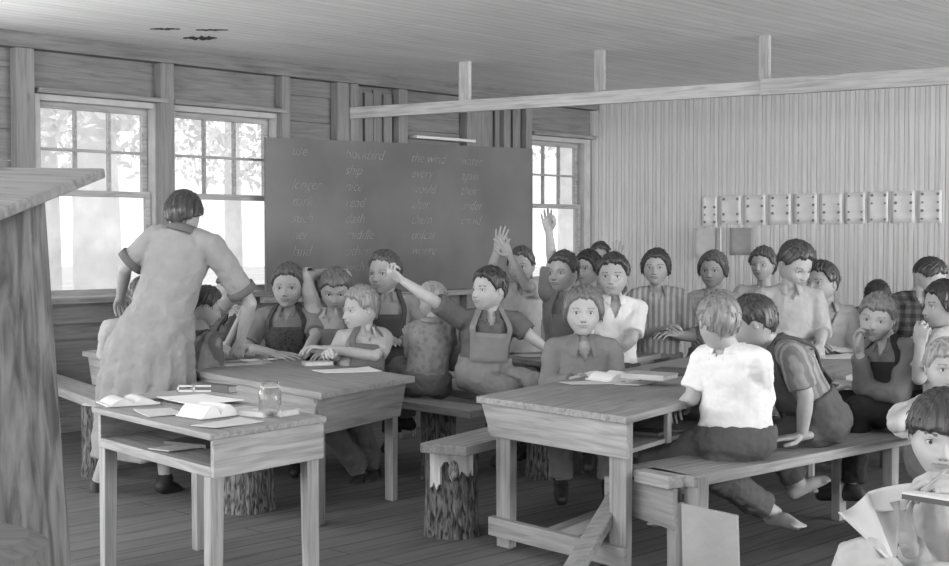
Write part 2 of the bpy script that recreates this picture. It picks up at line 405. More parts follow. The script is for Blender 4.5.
s = FPX/B_(tbead(715), 0).y
bm = BM(); sheet(bm, B_, tbead(696), tbead(717), 1.25-18/s, 1.25+12/s, .006, .02)
props(obj('hanging_paper', bm, papb, base=B_(tbead(706), 1.2, .006), smooth=True), 'large pale sheet hanging below the leftmost dotted sheets', 'paper')
bm = BM(); sheet(bm, B_, tbead(716), tbead(728), 1.25-20/s, 1.25+12/s, .01, .14)
props(obj('curled_paper', bm, plain(.66, .85, 'paper', 14, .05), base=B_(tbead(722), 1.2, .01), smooth=True), 'bright curled sheet hanging loose beside the large pale sheet', 'paper')
bm = BM(); sheet(bm, B_, tbead(730), tbead(754), 1.25-15/s, 1.25+12/s, .004, .004)
props(obj('grey_paper', bm, plain(.33, .85, 'paper', 14, .08), base=B_(tbead(742), 1.2, .004), smooth=True), 'darker grey sheet under the third dotted sheet', 'paper')
wood0 = wood
def wood(tone, *a, **k): return wood0(min(.62, tone*1.25), *a, **k)
# ---------------------------------------------------------------- furniture
def lerp(a, b, t): return a+(b-a)*t
def boxq(bm, o, u, v, u0, u1, v0, v1, z0, z1):
    q = [o+u*u0+v*v0, o+u*u1+v*v0, o+u*u1+v*v1, o+u*u0+v*v1]; slab(bm, q, z0, z1)
def angof(v): return math.atan2(v.y, v.x)
def legpost(bm, c, top, w=.055, d=.055, u=None, v=None, splay=Vector((0, 0, 0)), taper=.9):
    u = u or Vector((1, 0, 0)); v = v or Vector((0, 1, 0)); p = []
    for z, k, s in ((0, taper, 1), (top, 1, 0)):
        cc = Vector((c.x, c.y, 0))+splay*s
        for a, b in ((-1, -1), (1, -1), (1, 1), (-1, 1)):
            q = cc+u*(a*w/2*k)+v*(b*d/2*k); p.append((q.x, q.y, z))
    hexa(bm, p)
def xy(v): return Vector((v.x, v.y, 0))
# front desk (left foreground)
zt = .62
N, Lc, R = xy(PZ(212, 433, zt)), xy(PZ(97, 407, zt)), xy(PZ(322, 416, zt))
u = (R-N).normalized(); v = (Lc-N).normalized(); lu = (R-N).length; lv = (Lc-N).length
desk = thing('school_desk', 'small pale plank desk with an open shelf, covered in papers, nearest on the left', 'desk', N)
wu, wv = wood(.27, angof(u)), wood(.25, angof(v)); wz = wood(.26, angof(u), 'z')
bm = BM(); boxq(bm, N, u, v, -.02, lu+.01, -.02, lv+.01, zt-.022, zt); obj('desk_top', bm, wood(.22, angof(v)), desk, bevel=.004)
bm = BM(); boxq(bm, N, u, v, .0, lu, -.012, .012, zt-.15, zt-.022); obj('side_board', bm, wu, desk, bevel=.003)
bm = BM(); boxq(bm, N, u, v, .0, lu, lv-.03, lv-.008, zt-.15, zt-.022); obj('side_board', bm, wu, desk, bevel=.003)
bm = BM(); boxq(bm, N, u, v, lu-.03, lu-.008, .012, lv-.03, zt-.15, zt-.022); obj('back_board', bm, wood(.16, angof(v)), desk, bevel=.003)
bm = BM(); boxq(bm, N, u, v, .0, lu-.03, .012, lv-.03, zt-.15, zt-.115); obj('shelf', bm, wood(.25, angof(v)), desk, bevel=.003)
for (a, b, sx, sy) in ((.03, .035, -.02, -.02), (lu-.04, .035, .0, -.01), (.03, lv-.04, -.0, .01), (lu-.05, lv-.05, 0, 0)):
    bm = BM(); legpost(bm, N+u*a+v*b, zt-.15, .06, .05, u, v, u*sx+v*sy); obj('leg', bm, wz, desk, bevel=.003)
DN, Du, Dv, Dlu, Dlv = N, u, v, lu, lv
def flat_table(name, label, quad, zt, tone, apron=.15, leg=.075, flare=0, legs=(0, 1, 2, 3), legsp=None, extra=None):
    """quad: near, right, far, left corners on the floor plan"""
    n, r_, f, l = quad; t = thing(name, label, 'table', n); ctr = (n+r_+f+l)/4
    la = angof(r_-n) if (r_-n).length > (l-n).length else angof(l-n)
    bm = BM(); slab(bm, quad, zt-.03, zt); obj('table_top', bm, wood(tone, la, contrast=.8), t, bevel=.004)
    ins = [ctr+(q-ctr)*(1-.035/max(.3, (q-ctr).length)*1.5) for q in quad]
    for i in range(4):
        a, b = ins[i], ins[(i+1) % 4]; d = (b-a).normalized(); inn = Vector((-d.y, d.x, 0)); 
        if inn.dot(ctr-a) < 0: inn = -inn
        bm = BM(); fl = flare
        p = [a+d*fl, b-d*fl, b-d*fl+inn*.022, a+d*fl+inn*.022, a, b, b+inn*.022, a+inn*.022]
        hexa(bm, [(q.x, q.y, zt-.03-apron) for q in p[:4]]+[(q.x, q.y, zt-.031) for q in p[4:]])
        obj('apron', bm, wood(tone*1.08, angof(d)), t, bevel=.003)
    for i in legs:
        q = ins[i]; dd = (ctr-q); a = (ins[(i+1) % 4]-q).normalized(); b = (ins[(i-1) % 4]-q).normalized()
        k = legsp or .07
        bm = BM(); legpost(bm, q+a*k+b*(.07), zt-.05, leg, leg*.7, a, b); obj('leg', bm, wood(tone, 0, 'z'), t, bevel=.004)
    return t, ins
def quad3(n, l, r): return [n, r, r+l-n, l]
# middle-left table
zm = .60
N2, L2, R2 = xy(PZ(321, 393, zm)), xy(PZ(82, 351, zm)), xy(PZ(415, 376, zm))
mt, _ = flat_table('long_table', 'long plank table where the teacher bends over the children', quad3(N2, L2, R2), zm, .22, apron=.16, flare=.06)
# right table
zr = .61
A, Bc = xy(PZ(481, 396, zr)), xy(PZ(627, 416, zr)); dr = Vector((math.cos(R_ANG := math.radians(58)), math.sin(R_ANG), 0))
q = [Bc, Bc+dr*2.25, A+dr*2.25, A]
rt = thing('work_table', 'long pale plank table in the centre with braced legs and an open shelf', 'table', Bc)
e = (A-Bc).normalized(); le = (A-Bc).length; wt = .22
bm = BM(); slab(bm, [Bc-dr*.02-e*.01, Bc+dr*2.25-e*.01, A+dr*2.25+e*.015, A-dr*.02+e*.015], zr-.028, zr); obj('table_top', bm, wood(wt, R_ANG), rt, bevel=.004)
bm = BM(); p0_ = Bc+e*.0; 
hexa(bm, [(x.x, x.y, zr-.16) for x in (Bc, A-e*.06, A-e*.06+dr*.025, Bc+dr*.025)]+[(x.x, x.y, zr-.028) for x in (Bc, A, A+dr*.025, Bc+dr*.025)])
obj('apron', bm, wood(.27, angof(e)), rt, bevel=.003)
bm = BM(); boxq(bm, A, dr, e,   .03, 2.2, -.04, -.015, zr-.15, zr-.028); obj('apron', bm, wood(.22, R_ANG), rt, bevel=.003)
bm = BM(); boxq(bm, Bc, dr, e, 2.2, 2.225, .0, le, zr-.15, zr-.028); obj('apron', bm, wood(.22, angof(e)), rt, bevel=.003)
bm = BM(); boxq(bm, Bc, dr, e, .04, 2.1, .02, .4, zr-.15, zr-.132); obj('shelf', bm, wood(.2, R_ANG), rt, bevel=.003)
bm = BM(); boxq(bm, Bc, dr, e, .38, .42, .01, .03, zr-.15, zr-.028); boxq(bm, Bc, dr, e, .9, .94, .01, .03, zr-.15, zr-.028); obj('shelf_post', bm, wood(.27, 0, 'z'), rt)
for a, b in ((.05, .06), (2.15, .06), (.05, le-.12), (2.15, le-.08)):
    bm = BM(); legpost(bm, Bc+dr*a+e*b, zr-.03, .09, .06, e, dr); obj('leg', bm, wood(.25, 0, 'z'), rt, bevel=.004)
bm = BM(); boxq(bm, Bc, dr, e, -.02, .02, .0, le-.06, .05, .125); obj('stretcher', bm, wood(.24, angof(e)), rt, bevel=.004)
bm = BM(); a = Bc+e*(le*.52)+dr*.03; beam(bm, (a.x, a.y, .09), (a.x+dr.x*2.05, a.y+dr.y*2.05, .09), .07, .05); obj('stretcher', bm, wood(.2, R_ANG), rt, bevel=.004)
# bench of the right table with its end board
zb = .40
b1, b0, b2 = xy(PZ(694, 477, zb)), xy(PZ(627, 465, zb)), xy(PZ(887, 440, zb)); db = (b2-b1).normalized(); wb = (b0-b1)
be = thing('long_bench', 'long pale plank bench carrying the boy in the white shirt', 'bench', b1)
bm = BM(); slab(bm, [b1, b1+db*3.3, b0+db*3.3, b0], zb-.04, zb); obj('seat', bm, wood(.25, angof(db)), be, bevel=.004)
wbn = wb.normalized(); dbp = db
for s in (.0, 1.35, 2.9):
    for k, t in ((.03, 'leg'), (wb.length-.04, 'leg')):
        if s == 0 and k > .1: continue
        bm = BM(); legpost(bm, b1+db*(s+.05)+wbn*k, zb-.04 if s else zb-.004, .075 if not s else .05, .06, wbn, db); obj('leg', bm, wood(.25, 0, 'z'), be, bevel=.004)
c0 = b1+db*-.012+wbn*.02; c1 = Bc+e*.02-dr*.03
bm = BM(); 
q0 = xy(PZ(673, 489, .355)); q1 = xy(PZ(604, 476, .345)); nn = Vector((-(q1-q0).y, (q1-q0).x, 0)).normalized(); nn = nn if nn.y > 0 else -nn
hexa(bm, [(q0.x, q0.y, .205), (q0.x+nn.x*.025, q0.y+nn.y*.025, .205), (q1.x+nn.x*.025, q1.y+nn.y*.025, .225), (q1.x, q1.y, .225), (q0.x, q0.y, .355), (q0.x+nn.x*.025, q0.y+nn.y*.025, .355), (q1.x+nn.x*.025, q1.y+nn.y*.025, .345), (q1.x, q1.y, .345)])
obj('end_board', bm, wood(.22, angof(q1-q0)), be, bevel=.004)
k0 = xy(PZ(612, 512, .22))+nn*.03; k1 = xy(PZ(560, 598, 0)); bm = BM(); beam(bm, (k0.x, k0.y, .28), (k1.x, k1.y, .02), .07, .04); obj('brace', bm, wood(.2, 0), be, bevel=.004)
k = q0+nn*.04; bm = BM(); legpost(bm, k+(q1-q0).normalized()*.03, .3, .045, .05, (q1-q0).normalized(), nn); obj('leg', bm, wood(.23, 0, 'z'), be, bevel=.004)
k = xy(PZ(650, 474, .4)); bm = BM(); boxq(bm, xy(PZ(668, 480, .39)), -(q0-q1).normalized(), nn, .0, .19, .0, .1, .355, .40)
props(obj('wood_block', bm, wood(.3, angof(q1-q0)), base=k+Vector((0, 0, .36)), bevel=.004), 'short pale wooden block lying on the end board of the long bench', 'block')
# pale board leaning at the bench end
a = xy(PZ(681, 505, .0)); 
a = P(681, 504, 4.62); b = P(737, 516, 4.52); bm = BM(); a2 = Vector((a.x-.0, a.y-.06, 0)); b2_ = Vector((b.x, b.y-.06, 0)); th = Vector((.01, .018, 0))
hexa(bm, [a2, b2_, b2_+th, a2+th, a, b, b+th, a+th]); props(obj('leaning_board', bm, plain(.33, .85, 'pasteboard', 9, .1, .3, 30), base=(a2+b2_)/2, bevel=.003), 'pale flat board standing upright against the bench leg', 'board')
# ---- stumps and benches
def stump(px, pyb, rpx, h, label, tone=.16, chip=False, ring=True, spread=1.0, group=None):
    s = (pyb-240)/CAMH; Y = FPX/s; X = (px-CX)/s; r = rpx/s; Y += r*.9
    ph = random.random()*6; n = 40
    t = thing('log_stump', label, 'stump', (X, Y, 0), group)
    bm = BM(); prof = [(r*1.06*spread, 0), (r*1.03, h*.08), (r*.99, h*.3), (r*.97, h*.6), (r*.99, h*.85), (r, h)]
    prof2 = []
    for i in range(24):
        z = h*i/23; kk = np.interp(z, [p[1] for p in prof], [p[0] for p in prof]); prof2.append((kk, z))
    def wob(f, z):
        a = f*2*PI; v = 1+.05*math.sin(2*a+ph)+.03*math.sin(3*a-ph+z*4)+.05*noise.noise(Vector((3*math.cos(a)*2.5, 3*math.sin(a)*2.5, z*5+ph)))
        return v+.035*abs(noise.noise(Vector((9*math.cos(a), 9*math.sin(a), z*9+ph))))
    lathe(bm, (X, Y, 0), prof2, 56, wob); obj('trunk', bm, bark(tone), t, smooth=False)
    bm = BM(); lathe(bm, (X, Y, h-.004), [(r*.93, 0), (r*.93, .008)], 40, lambda f, z: wob(f, h)); obj('sawn_end', bm, wood(.45, 0, knots=False), t)
    if chip:
        bm = BM()
        for a0, a1, z0, z1 in ((-2.5, -2.0, h*.6, h*.98), (-2.0, -1.35, h*.86, h*.98), (-1.35, -.75, h*.74, h*.98)):
            m_ = 5; g = [[bm.verts.new((X+r*wob((a0+(a1-a0)*i/m_)/2/PI, z0+(z1-z0)*j/3)*1.012*math.cos(a0+(a1-a0)*i/m_), Y+r*wob((a0+(a1-a0)*i/m_)/2/PI, z0+(z1-z0)*j/3)*1.012*math.sin(a0+(a1-a0)*i/m_), z0+(z1-z0)*j/3+(.018*math.sin(i*2.3+a0) if j == 0 else 0))) for i in range(m_+1)] for j in range(4)]
            for j in range(3):
                for i in range(m_): bm.faces.new((g[j][i], g[j][i+1], g[j+1][i+1], g[j+1][i]))
        oo = obj('bare_wood', bm, wood(.5, 0, 'z'), t, label='pale patch where the bark is chipped off'); md = oo.modifiers.new('s', 'SOLIDIFY'); md.thickness = .012; md.offset = -1
        bm = BM(); ang = -1.5; ce = Vector((X+r*1.02*math.cos(ang), Y+r*1.02*math.sin(ang), h*.78))
        ico = bmesh.ops.create_icosphere(bm, subdivisions=3, radius=1)['verts']
        for w_ in ico:
            w_.co = Vector((w_.co.x*.024, w_.co.y*.03, w_.co.z*.045)); w_.co *= 1+.15*noise.noise(w_.co*40); w_.co += ce
        obj('branch_knot', bm, bark(.26), t, smooth=True)
    return t
stump(452, 541, 26, .372, 'bark-covered log stump with a chipped pale patch under the near bench end', .11, True)
stump(438, 482, 17, .365, 'bark-covered log stump just behind the long-table leg', .09)
stump(547, 481, 20, .365, 'dark log stump seen between the legs of the centre work table', .10)
stump(242, 516, 26, .40, 'thick log stump seen beneath the right side of the front desk', .13)
stump(90, 478, 13, .375, 'dark log stump under the left bench behind the front desk', .11)
stump(640, 470, 14, .36, 'log stump deep under the work table', .09)
def bench(label, a, b, w, side, z=.41, th=.04, tone=.38):
    a = xy(a); b = xy(b); d = (b-a).normalized(); s = side.normalized(); bm = BM()
    slab(bm, [a, b, b+s*w, a+s*w], z-th, z)
    return props(obj('plank_bench', bm, wood(tone, angof(d)), base=(a.x, a.y, z-th), bevel=.004), label, 'bench')
c1p = xy(PZ(420, 443, .412)); dC = Vector((math.cos(math.radians(60)), math.sin(math.radians(60)), 0))
bench('thick plank bench whose near end rests on the chipped stump', c1p, c1p+dC*2.5, .22, Vector((.866, -.5, 0)), .412, .04, .22)
c2 = xy(PZ(470, 411, .405)); c2l = xy(PZ(408, 402, .405)); d2 = (c2l-c2).normalized()
bench('plank bench behind the long table, end just left of the work table', c2, c2+d2*2.9, .2, xy(PZ(492, 407, .405))-c2, .405, .04, .2)
c3 = xy(PZ(488, 396, .42)); c3l = xy(PZ(430, 385, .42)); d3 = (c3l-c3).normalized()
bench('short plank bench under the boy stretching his arm', c3, c3+d3*1.2, .22, Vector((.5, .8, 0)), .42, .04, .19)
c4 = xy(PZ(104, 404, .41)); c4l = xy(PZ(40, 381, .41))
bench('plank bench on the near side of the long table at the left', c4+(c4-c4l).normalized()*.9, c4l+(c4l-c4).normalized()*.5, .22, Vector((.6, .8, 0)), .41, .05, .24)
# back tables
zf = .58
q = quad3(xy(PZ(585, 368, zf)), xy(PZ(503, 356, zf)), xy(PZ(668, 352, zf)))
flat_table('back_table', 'plank table behind the girl in the open-collared coat', q, zf, .2, apron=.12)
zg = .60
q = quad3(xy(PZ(846, 376, zg)), xy(PZ(795, 366, zg)), xy(PZ(900, 358, zg)))
flat_table('side_table', 'plank table at the right where two older boys lean', q, zg, .24, apron=.12)
q = [xy(PZ(390, 342, .62)), xy(PZ(424, 340, .62)), xy(PZ(430, 333, .62)), xy(PZ(393, 334, .62))]
flat_table('small_table', 'small pale table seen behind the boy in dark overalls', q, .62, .35, apron=.08, leg=.04)
# bench for back row
def farbench(label, p0, p1, z=.4):
    a = P(p0[0], 300, p0[1]); b = P(p1[0], 300, p1[1]); return bench(label, a, b, .25, Vector((.3, .9, 0)), z, .04, .18)
farbench('far bench under the back row by the beadboard wall', (640, 8.3), (760, 7.6))
farbench('far bench under the two older boys at the right', (778, 7.35), (900, 6.9))
farbench('far bench between the blackboard and the back table', (490, 8.8), (620, 8.4))
# log post with tilted board
LPX, LPY = -1.165, 2.98
pt = thing('log_post', 'thick peeling log post at the left edge holding a tilted board', 'post', (LPX, LPY, 0))
bm = BM(); lathe(bm, (LPX, LPY, 0), [(.275-.075*min(1, z/1.3), z) for z in [i*1.27/30 for i in range(31)]], 64, lambda f, z: 1+.035*math.sin(4*PI*f+z)+.03*noise.noise(Vector((4*math.cos(2*PI*f), 4*math.sin(2*PI*f), z*2.5))))
logm, nt, b = newmat('peeled_log'); mpn = coords(nt, (17, 17, 3.2)); n = nt.nodes.new('ShaderNodeTexNoise'); n.inputs['Scale'].default_value = 1.6; n.inputs['Detail'].default_value = 8; n.inputs['Distortion'].default_value = .7
nt.links.new(mpn.outputs[0], n.inputs['Vector']); rr = ramp(nt, n.outputs['Fac'], [(.36, .045), (.48, .10), (.58, .15), (.75, .20)]); nt.links.new(rr.outputs[0], b.inputs['Base Color']); b.inputs['Roughness'].default_value = .85
bp = nt.nodes.new('ShaderNodeBump'); bp.inputs['Strength'].default_value = .5; bp.inputs['Distance'].default_value = .02; nt.links.new(n.outputs['Fac'], bp.inputs['Height']); nt.links.new(bp.outputs[0], b.inputs['Normal'])

T_, U_, V_ = P(105, 168, 3.2), P(-150, 166, 3.55), P(-150, 268, 2.35); X_ = U_+(V_-T_)*1.0
up = (U_-T_).cross(V_-T_).normalized(); up = up if up.z > 0 else -up
zpl = lambda x, y: T_.z-((x-T_.x)*up.x+(y-T_.y)*up.y)/up.z
for q in bm.verts: q.co.z = q.co.z/1.27*(zpl(q.co.x, q.co.y)-.026/up.z)
obj('post_trunk', bm, logm, pt, smooth=True)
bm = BM(); hexa(bm, [T_-up*.024, U_-up*.024, U_+(V_-T_)*.7-up*.024, V_-up*.024, T_, U_, U_+(V_-T_)*.7, V_]); 
props(obj('tilted_board', bm, wood(.17, 2.6), base=(LPX, LPY, 1.36), bevel=.005), 'broad weathered board tilted on top of the log post', 'board')
bm = BM(); lathe(bm, (-.93, 2.25, 0), [(.2, 0), (.2, .73), (.17, .745)], 40, lambda f, z: 1+.03*math.sin(6*PI*f))
props(obj('sawn_log', bm, wood(.09, 0), base=(-.93, 2.25, 0)), 'sawn log top just showing in the bottom left corner', 'log')
# trees outside
leafm = plain(.74, .9, 'washed_out_foliage', 3, .2)  # overexposed glare put into the pale tone of leaves and trunks
tk = plain(.66, .9, 'washed_out_trunk', 3, .15)
def tree(X, Y, r, h, label, crown):
    t = thing('tree', label, 'tree', (X, Y, -.5), 'trees outside the windows')
    bm = BM(); lathe(bm, (X, Y, -.5), [(r*(1.2-.5*i/8), h*i/8) for i in range(9)], 14, lambda f, z: 1+.08*math.sin(6*f*PI+z)); 
    for k in range(5):
        a = random.random()*6.28; z = h*(.45+.1*k); beam(bm, (X, Y, z-.5), (X+math.cos(a)*1.4, Y+math.sin(a)*1.4, z+.7), r*.4, r*.4)
    obj('trunk', bm, tk, t)
    bm = BM(); rg = random.Random(int(X*10))
    for k in range(crown):
        a = rg.random()*6.28; rr = rg.random()**.5*2.2; z = h*(.45+.6*rg.random()); c = Vector((X+rr*math.cos(a), Y+rr*math.sin(a), z-.5))
        d1 = Vector((rg.gauss(0, 1), rg.gauss(0, 1), rg.gauss(0, 1))).normalized(); d2 = d1.cross(Vector((rg.gauss(0, 1), rg.gauss(0, 1), rg.gauss(0, 1)))).normalized()
        s = .07+.07*rg.random(); vs = [bm.verts.new(c+d1*s), bm.verts.new(c+d2*s*.5), bm.verts.new(c-d1*s), bm.verts.new(c-d2*s*.5)]; bm.faces.new(vs)
    obj('foliage', bm, leafm, t)
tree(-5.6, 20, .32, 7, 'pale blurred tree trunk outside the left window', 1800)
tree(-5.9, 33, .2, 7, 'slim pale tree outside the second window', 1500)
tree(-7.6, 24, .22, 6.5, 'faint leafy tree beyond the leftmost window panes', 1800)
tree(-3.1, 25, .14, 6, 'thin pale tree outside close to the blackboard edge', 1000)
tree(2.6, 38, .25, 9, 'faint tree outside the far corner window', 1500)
# ---------------------------------------------------------------- light
w = bpy.data.worlds.new('world'); bpy.context.scene.world = w; w.use_nodes = True
bg = w.node_tree.nodes['Background']; bg.inputs[0].default_value = g4(1); bg.inputs[1].default_value = 1.75
def fill_light(F, t0, t1, z0, z1, power, name):  # fill lamps added outside unseen windows, tilted up to brighten the room
    l = bpy.data.lights.new(name, 'AREA'); l.shape = 'RECTANGLE'; l.size = t1-t0; l.size_y = z1-z0; l.energy = power
    o = bpy.data.objects.new(name, l); C.objects.link(o); c = F((t0+t1)/2, (z0+z1)/2, -.35); n = (F(0, 0, 1)-F(0, 0, 0)).normalized()
    o.location = c; o.rotation_euler = (-(n+UPZ*.85)).to_track_quat('Z', 'Y').to_euler()
UPZ = Vector((0, 0, 1))
for a, p in zip(WR, (460, 400, 310, 160, 55, 25)): fill_light(R_, a[0], a[1], .7, 2.35, p*1.2, 'window_fill')
for a, p in zip(WQ, (280, 230, 160, 80, 35)): fill_light(Q_, a[0], a[1], .7, 2.35, p*.95, 'window_fill')
for a in rear: fill_light(W, a[0], a[1], WZ0, WZ1, 110, 'window_fill')
sc = bpy.context.scene
sc.view_settings.view_transform = 'Standard'; sc.view_settings.look = 'None'; sc.view_settings.gamma = 1; sc.view_settings.exposure = 0.0; sc.view_settings.use_curve_mapping = False
# ---------------------------------------------------------------- people
UP = Vector((0, 0, 1))
def sstep(a, b, x): t = np.clip((x-a)/(b-a), 0, 1); return t*t*(3-2*t)
_clouds = {}
def clouds(size):
    if size not in _clouds:
        t = bpy.data.textures.new('folds', 'CLOUDS'); t.noise_scale = size; t.noise_depth = 3; _clouds[size] = t
    return _clouds[size]
def remesh(bm, vox, smooth=3, disp=0, dsize=.05, dec=0):
    me = bpy.data.meshes.new('tmp'); bm.to_mesh(me); bm.free(); o = bpy.data.objects.new('tmp', me); C.objects.link(o)
    m = o.modifiers.new('r', 'REMESH'); m.mode = 'VOXEL'; m.voxel_size = vox; m.adaptivity = 0
    if smooth: m = o.modifiers.new('s', 'SMOOTH'); m.factor = .5; m.iterations = smooth
    if disp: m = o.modifiers.new('d', 'DISPLACE'); m.texture = clouds(dsize); m.strength = disp; m.mid_level = .5; m.texture_coords = 'LOCAL'
    out = bpy.data.meshes.new_from_object(o.evaluated_get(bpy.context.evaluated_depsgraph_get()))
    bpy.data.objects.remove(o); bpy.data.meshes.remove(me)
    out.materials.clear(); return out
def ringloft(bm, rings, capa=True, capb=True):
    vs = [[bm.verts.new(p) for p in r] for r in rings]; n = len(vs[0])
    for a, b in zip(vs, vs[1:]):
        for i in range(n): bm.faces.new((a[i], a[(i+1) % n], b[(i+1) % n], b[i]))
    if capa: bm.faces.new(vs[0][::-1])
    if capb: bm.faces.new(vs[-1])
def capsule(bm, a, b, ra, rb, flat=1, side=None, n=12, round_=(1, 1)):
    a = Vector(a); b = Vector(b); d = b-a
    if d.length < 1e-5: d = Vector((0, 0, 1e-3)); b = a+d
    d = d.normalized(); s = side if side is not None else (d.cross(UP) if abs(d.z) < .95 else d.cross(Vector((0, 1, 0))))
    s = (s-d*s.dot(d)).normalized(); t = d.cross(s)
    rings = []
    def ring(c, r): return [c+s*(r*math.cos(2*PI*i/n))+t*(r*flat*math.sin(2*PI*i/n)) for i in range(n)]
    if round_[0]:
        for q in (80, 55, 30): rings.append(ring(a-d*ra*math.sin(math.radians(q)), ra*math.cos(math.radians(q))))
    rings.append(ring(a, ra)); rings.append(ring(a.lerp(b, .5), (ra+rb)/2)); rings.append(ring(b, rb))
    if round_[1]:
        for q in (30, 55, 80): rings.append(ring(b+d*rb*math.sin(math.radians(q)), rb*math.cos(math.radians(q))))
    ringloft(bm, rings)
def chain(bm, pts, rs, flat=1, side=None, n=12):
    for i in range(len(pts)-1): capsule(bm, pts[i], pts[i+1], rs[i], rs[i+1], flat, side, n)
# ---- head
def head_pts(D, child=1.0):
    x, y, z = D[:, 0], D[:, 1], D[:, 2]
    b = np.where(y < 0, .405, .47); r = 1/np.sqrt((x/.352)**2+(y/b)**2+(z/.5)**2); p = D*r[:, None]
    low = sstep(.02, -.5, p[:, 2]); fr = sstep(-.1, .75, -y)
    p[:, 0] *= 1-.17*low**2
    bk = sstep(.0, .6, y); p[:, 1] *= 1-.42*low*bk
    p[:, 1] -= .20*low*fr*sstep(.9, .2, -z*1.0+0*z) + .15*low**2*sstep(.0, .35, -y)
    X, Z = p[:, 0], p[:, 2]; ax = np.abs(X); g = np.zeros_like(X)
    g += (.012+.062*sstep(.08, -.11, Z))*np.exp(-(X/(.030+.022*sstep(0, -.12, Z)))**2)*sstep(-.185, -.135, Z)*sstep(.16, .05, Z)
    g += .028*np.exp(-((ax-.045)/.025)**2-((Z+.135)/.028)**2)
    g -= .045*np.exp(-((ax-.15)/.075)**2-((Z-.0)/.05)**2)
    g += .020*np.exp(-((ax-.14)/.10)**2-((Z-.085)/.035)**2)
    g += .020*np.exp(-((ax-.18)/.08)**2-((Z+.12)/.07)**2)
    g += .010*np.exp(-(X/.13)**2-((Z+.25)/.055)**2)
    g += .008*np.exp(-(X/.11)**4-((Z+.225)/.014)**2)+.012*np.exp(-(X/.095)**4-((Z+.268)/.018)**2)
    g -= .018*np.exp(-(X/.125)**4-((Z+.246)/.009)**2)
    g -= .012*np.exp(-(X/.09)**2-((Z+.315)/.03)**2)
    g += .022*np.exp(-(X/.09)**2-((Z+.40)/.06)**2)
    p[:, 1] -= g*sstep(.1, .45, -y)
    return p
def sphere_grid(nu, nv, front=.45):
    t = np.linspace(-PI, PI, nu, endpoint=False); phi = t-front*np.sin(t)
    th = np.linspace(0, PI, nv+2)[1:-1]
    th = th+.10*np.sin(2*th)*1.0
    Pm, Tm = np.meshgrid(phi, th)
    D = np.stack([np.sin(Tm)*np.sin(Pm), -np.sin(Tm)*np.cos(Pm), np.cos(Tm)], -1).reshape(-1, 3)
    D = np.concatenate([D, [[0, 0, 1], [0, 0, -1]]]); F = []
    for j in range(nv-1):
        for i in range(nu):
            a = j*nu+i; b_ = j*nu+(i+1) % nu; F.append((a, a+nu, b_+nu, b_))
    N_ = nu*nv
    for i in range(nu): F.append((N_, i, (i+1) % nu)); F.append((N_+1, (nv-1)*nu+(i+1) % nu, (nv-1)*nu+i))
    return D, F
HD, HF = sphere_grid(84, 72)
def mesh_from(v, f, mi=None):
    me = bpy.data.meshes.new('m'); me.from_pydata([tuple(q) for q in v], [], f)
    if mi is not None: me.polygons.foreach_set('material_index', mi)
    me.update(); return me
def build_head(look=0):
    p = head_pts(HD); mi = []
    for f in HF:
        c = p[list(f)].mean(0); k = 0; ax = abs(c[0])
        if c[1] < -.2:
            if ax < .125 and abs(c[2]+.248) < .034*(1-(ax/.135)**2): k = 1
            if .075 < ax < .225 and abs(c[2]-(.108-1.2*abs(ax-.15)**2)) < .010: k = 4
            if abs(ax-.032) < .016 and abs(c[2]+.168) < .009: k = 2
        mi.append(k)
    bm = BM(); bm.from_mesh(mesh_from(p, HF, mi))
    def blob(c, r, m, n=2, keep=None):
        vs = bmesh.ops.create_icosphere(bm, subdivisions=n, radius=1)['verts']; vs = set(vs)
        for q in vs: q.co = Vector((q.co.x*r[0]+c[0], q.co.y*r[1]+c[1], q.co.z*r[2]+c[2]))
        for f in {f for q in vs for f in q.link_faces}: f.material_index = m; f.smooth = True
        return vs
    for sx in (-1, 1):
        e = (sx*.15, -.308, .0)
        blob(e, (.056, .052, .052), 3)
        blob((e[0]+look*.018, e[1]-.034, .003), (.028, .021, .028), 2)
        vs = blob((e[0], e[1], .006), (.062, .062, .060), 0, 3)                   # lids: a shell with the eye opening cut out
        cut = [q for q in vs if abs((q.co.z-e[2]+.002)/.030)**1.6+abs((q.co.x-e[0])/.056)**2 < 1 and q.co.y < e[1]]
        bmesh.ops.delete(bm, geom=cut, context='VERTS')
        lv = [bm.verts.new((e[0]+sx*0+.054*math.cos(a), e[1]-.058+.03*math.cos(a)**2*1.0, .004+.030*math.sin(a)+d)) for d in (0, .010) for a in [PI*i/8 for i in range(9)]]
        for i in range(8):
            f = bm.faces.new((lv[i], lv[i+1], lv[i+10], lv[i+9])); f.material_index = 2
        blob((sx*.358, .035, -.03), (.028, .062, .098), 0); blob((sx*.376, .02, .02), (.022, .045, .045), 0)
    me = bpy.data.meshes.new('head'); bm.to_mesh(me); bm.free()
    me.polygons.foreach_set('use_smooth', [True]*len(me.polygons)); return me
HEADS = {l: build_head(l) for l in (-1, 0, 1)}
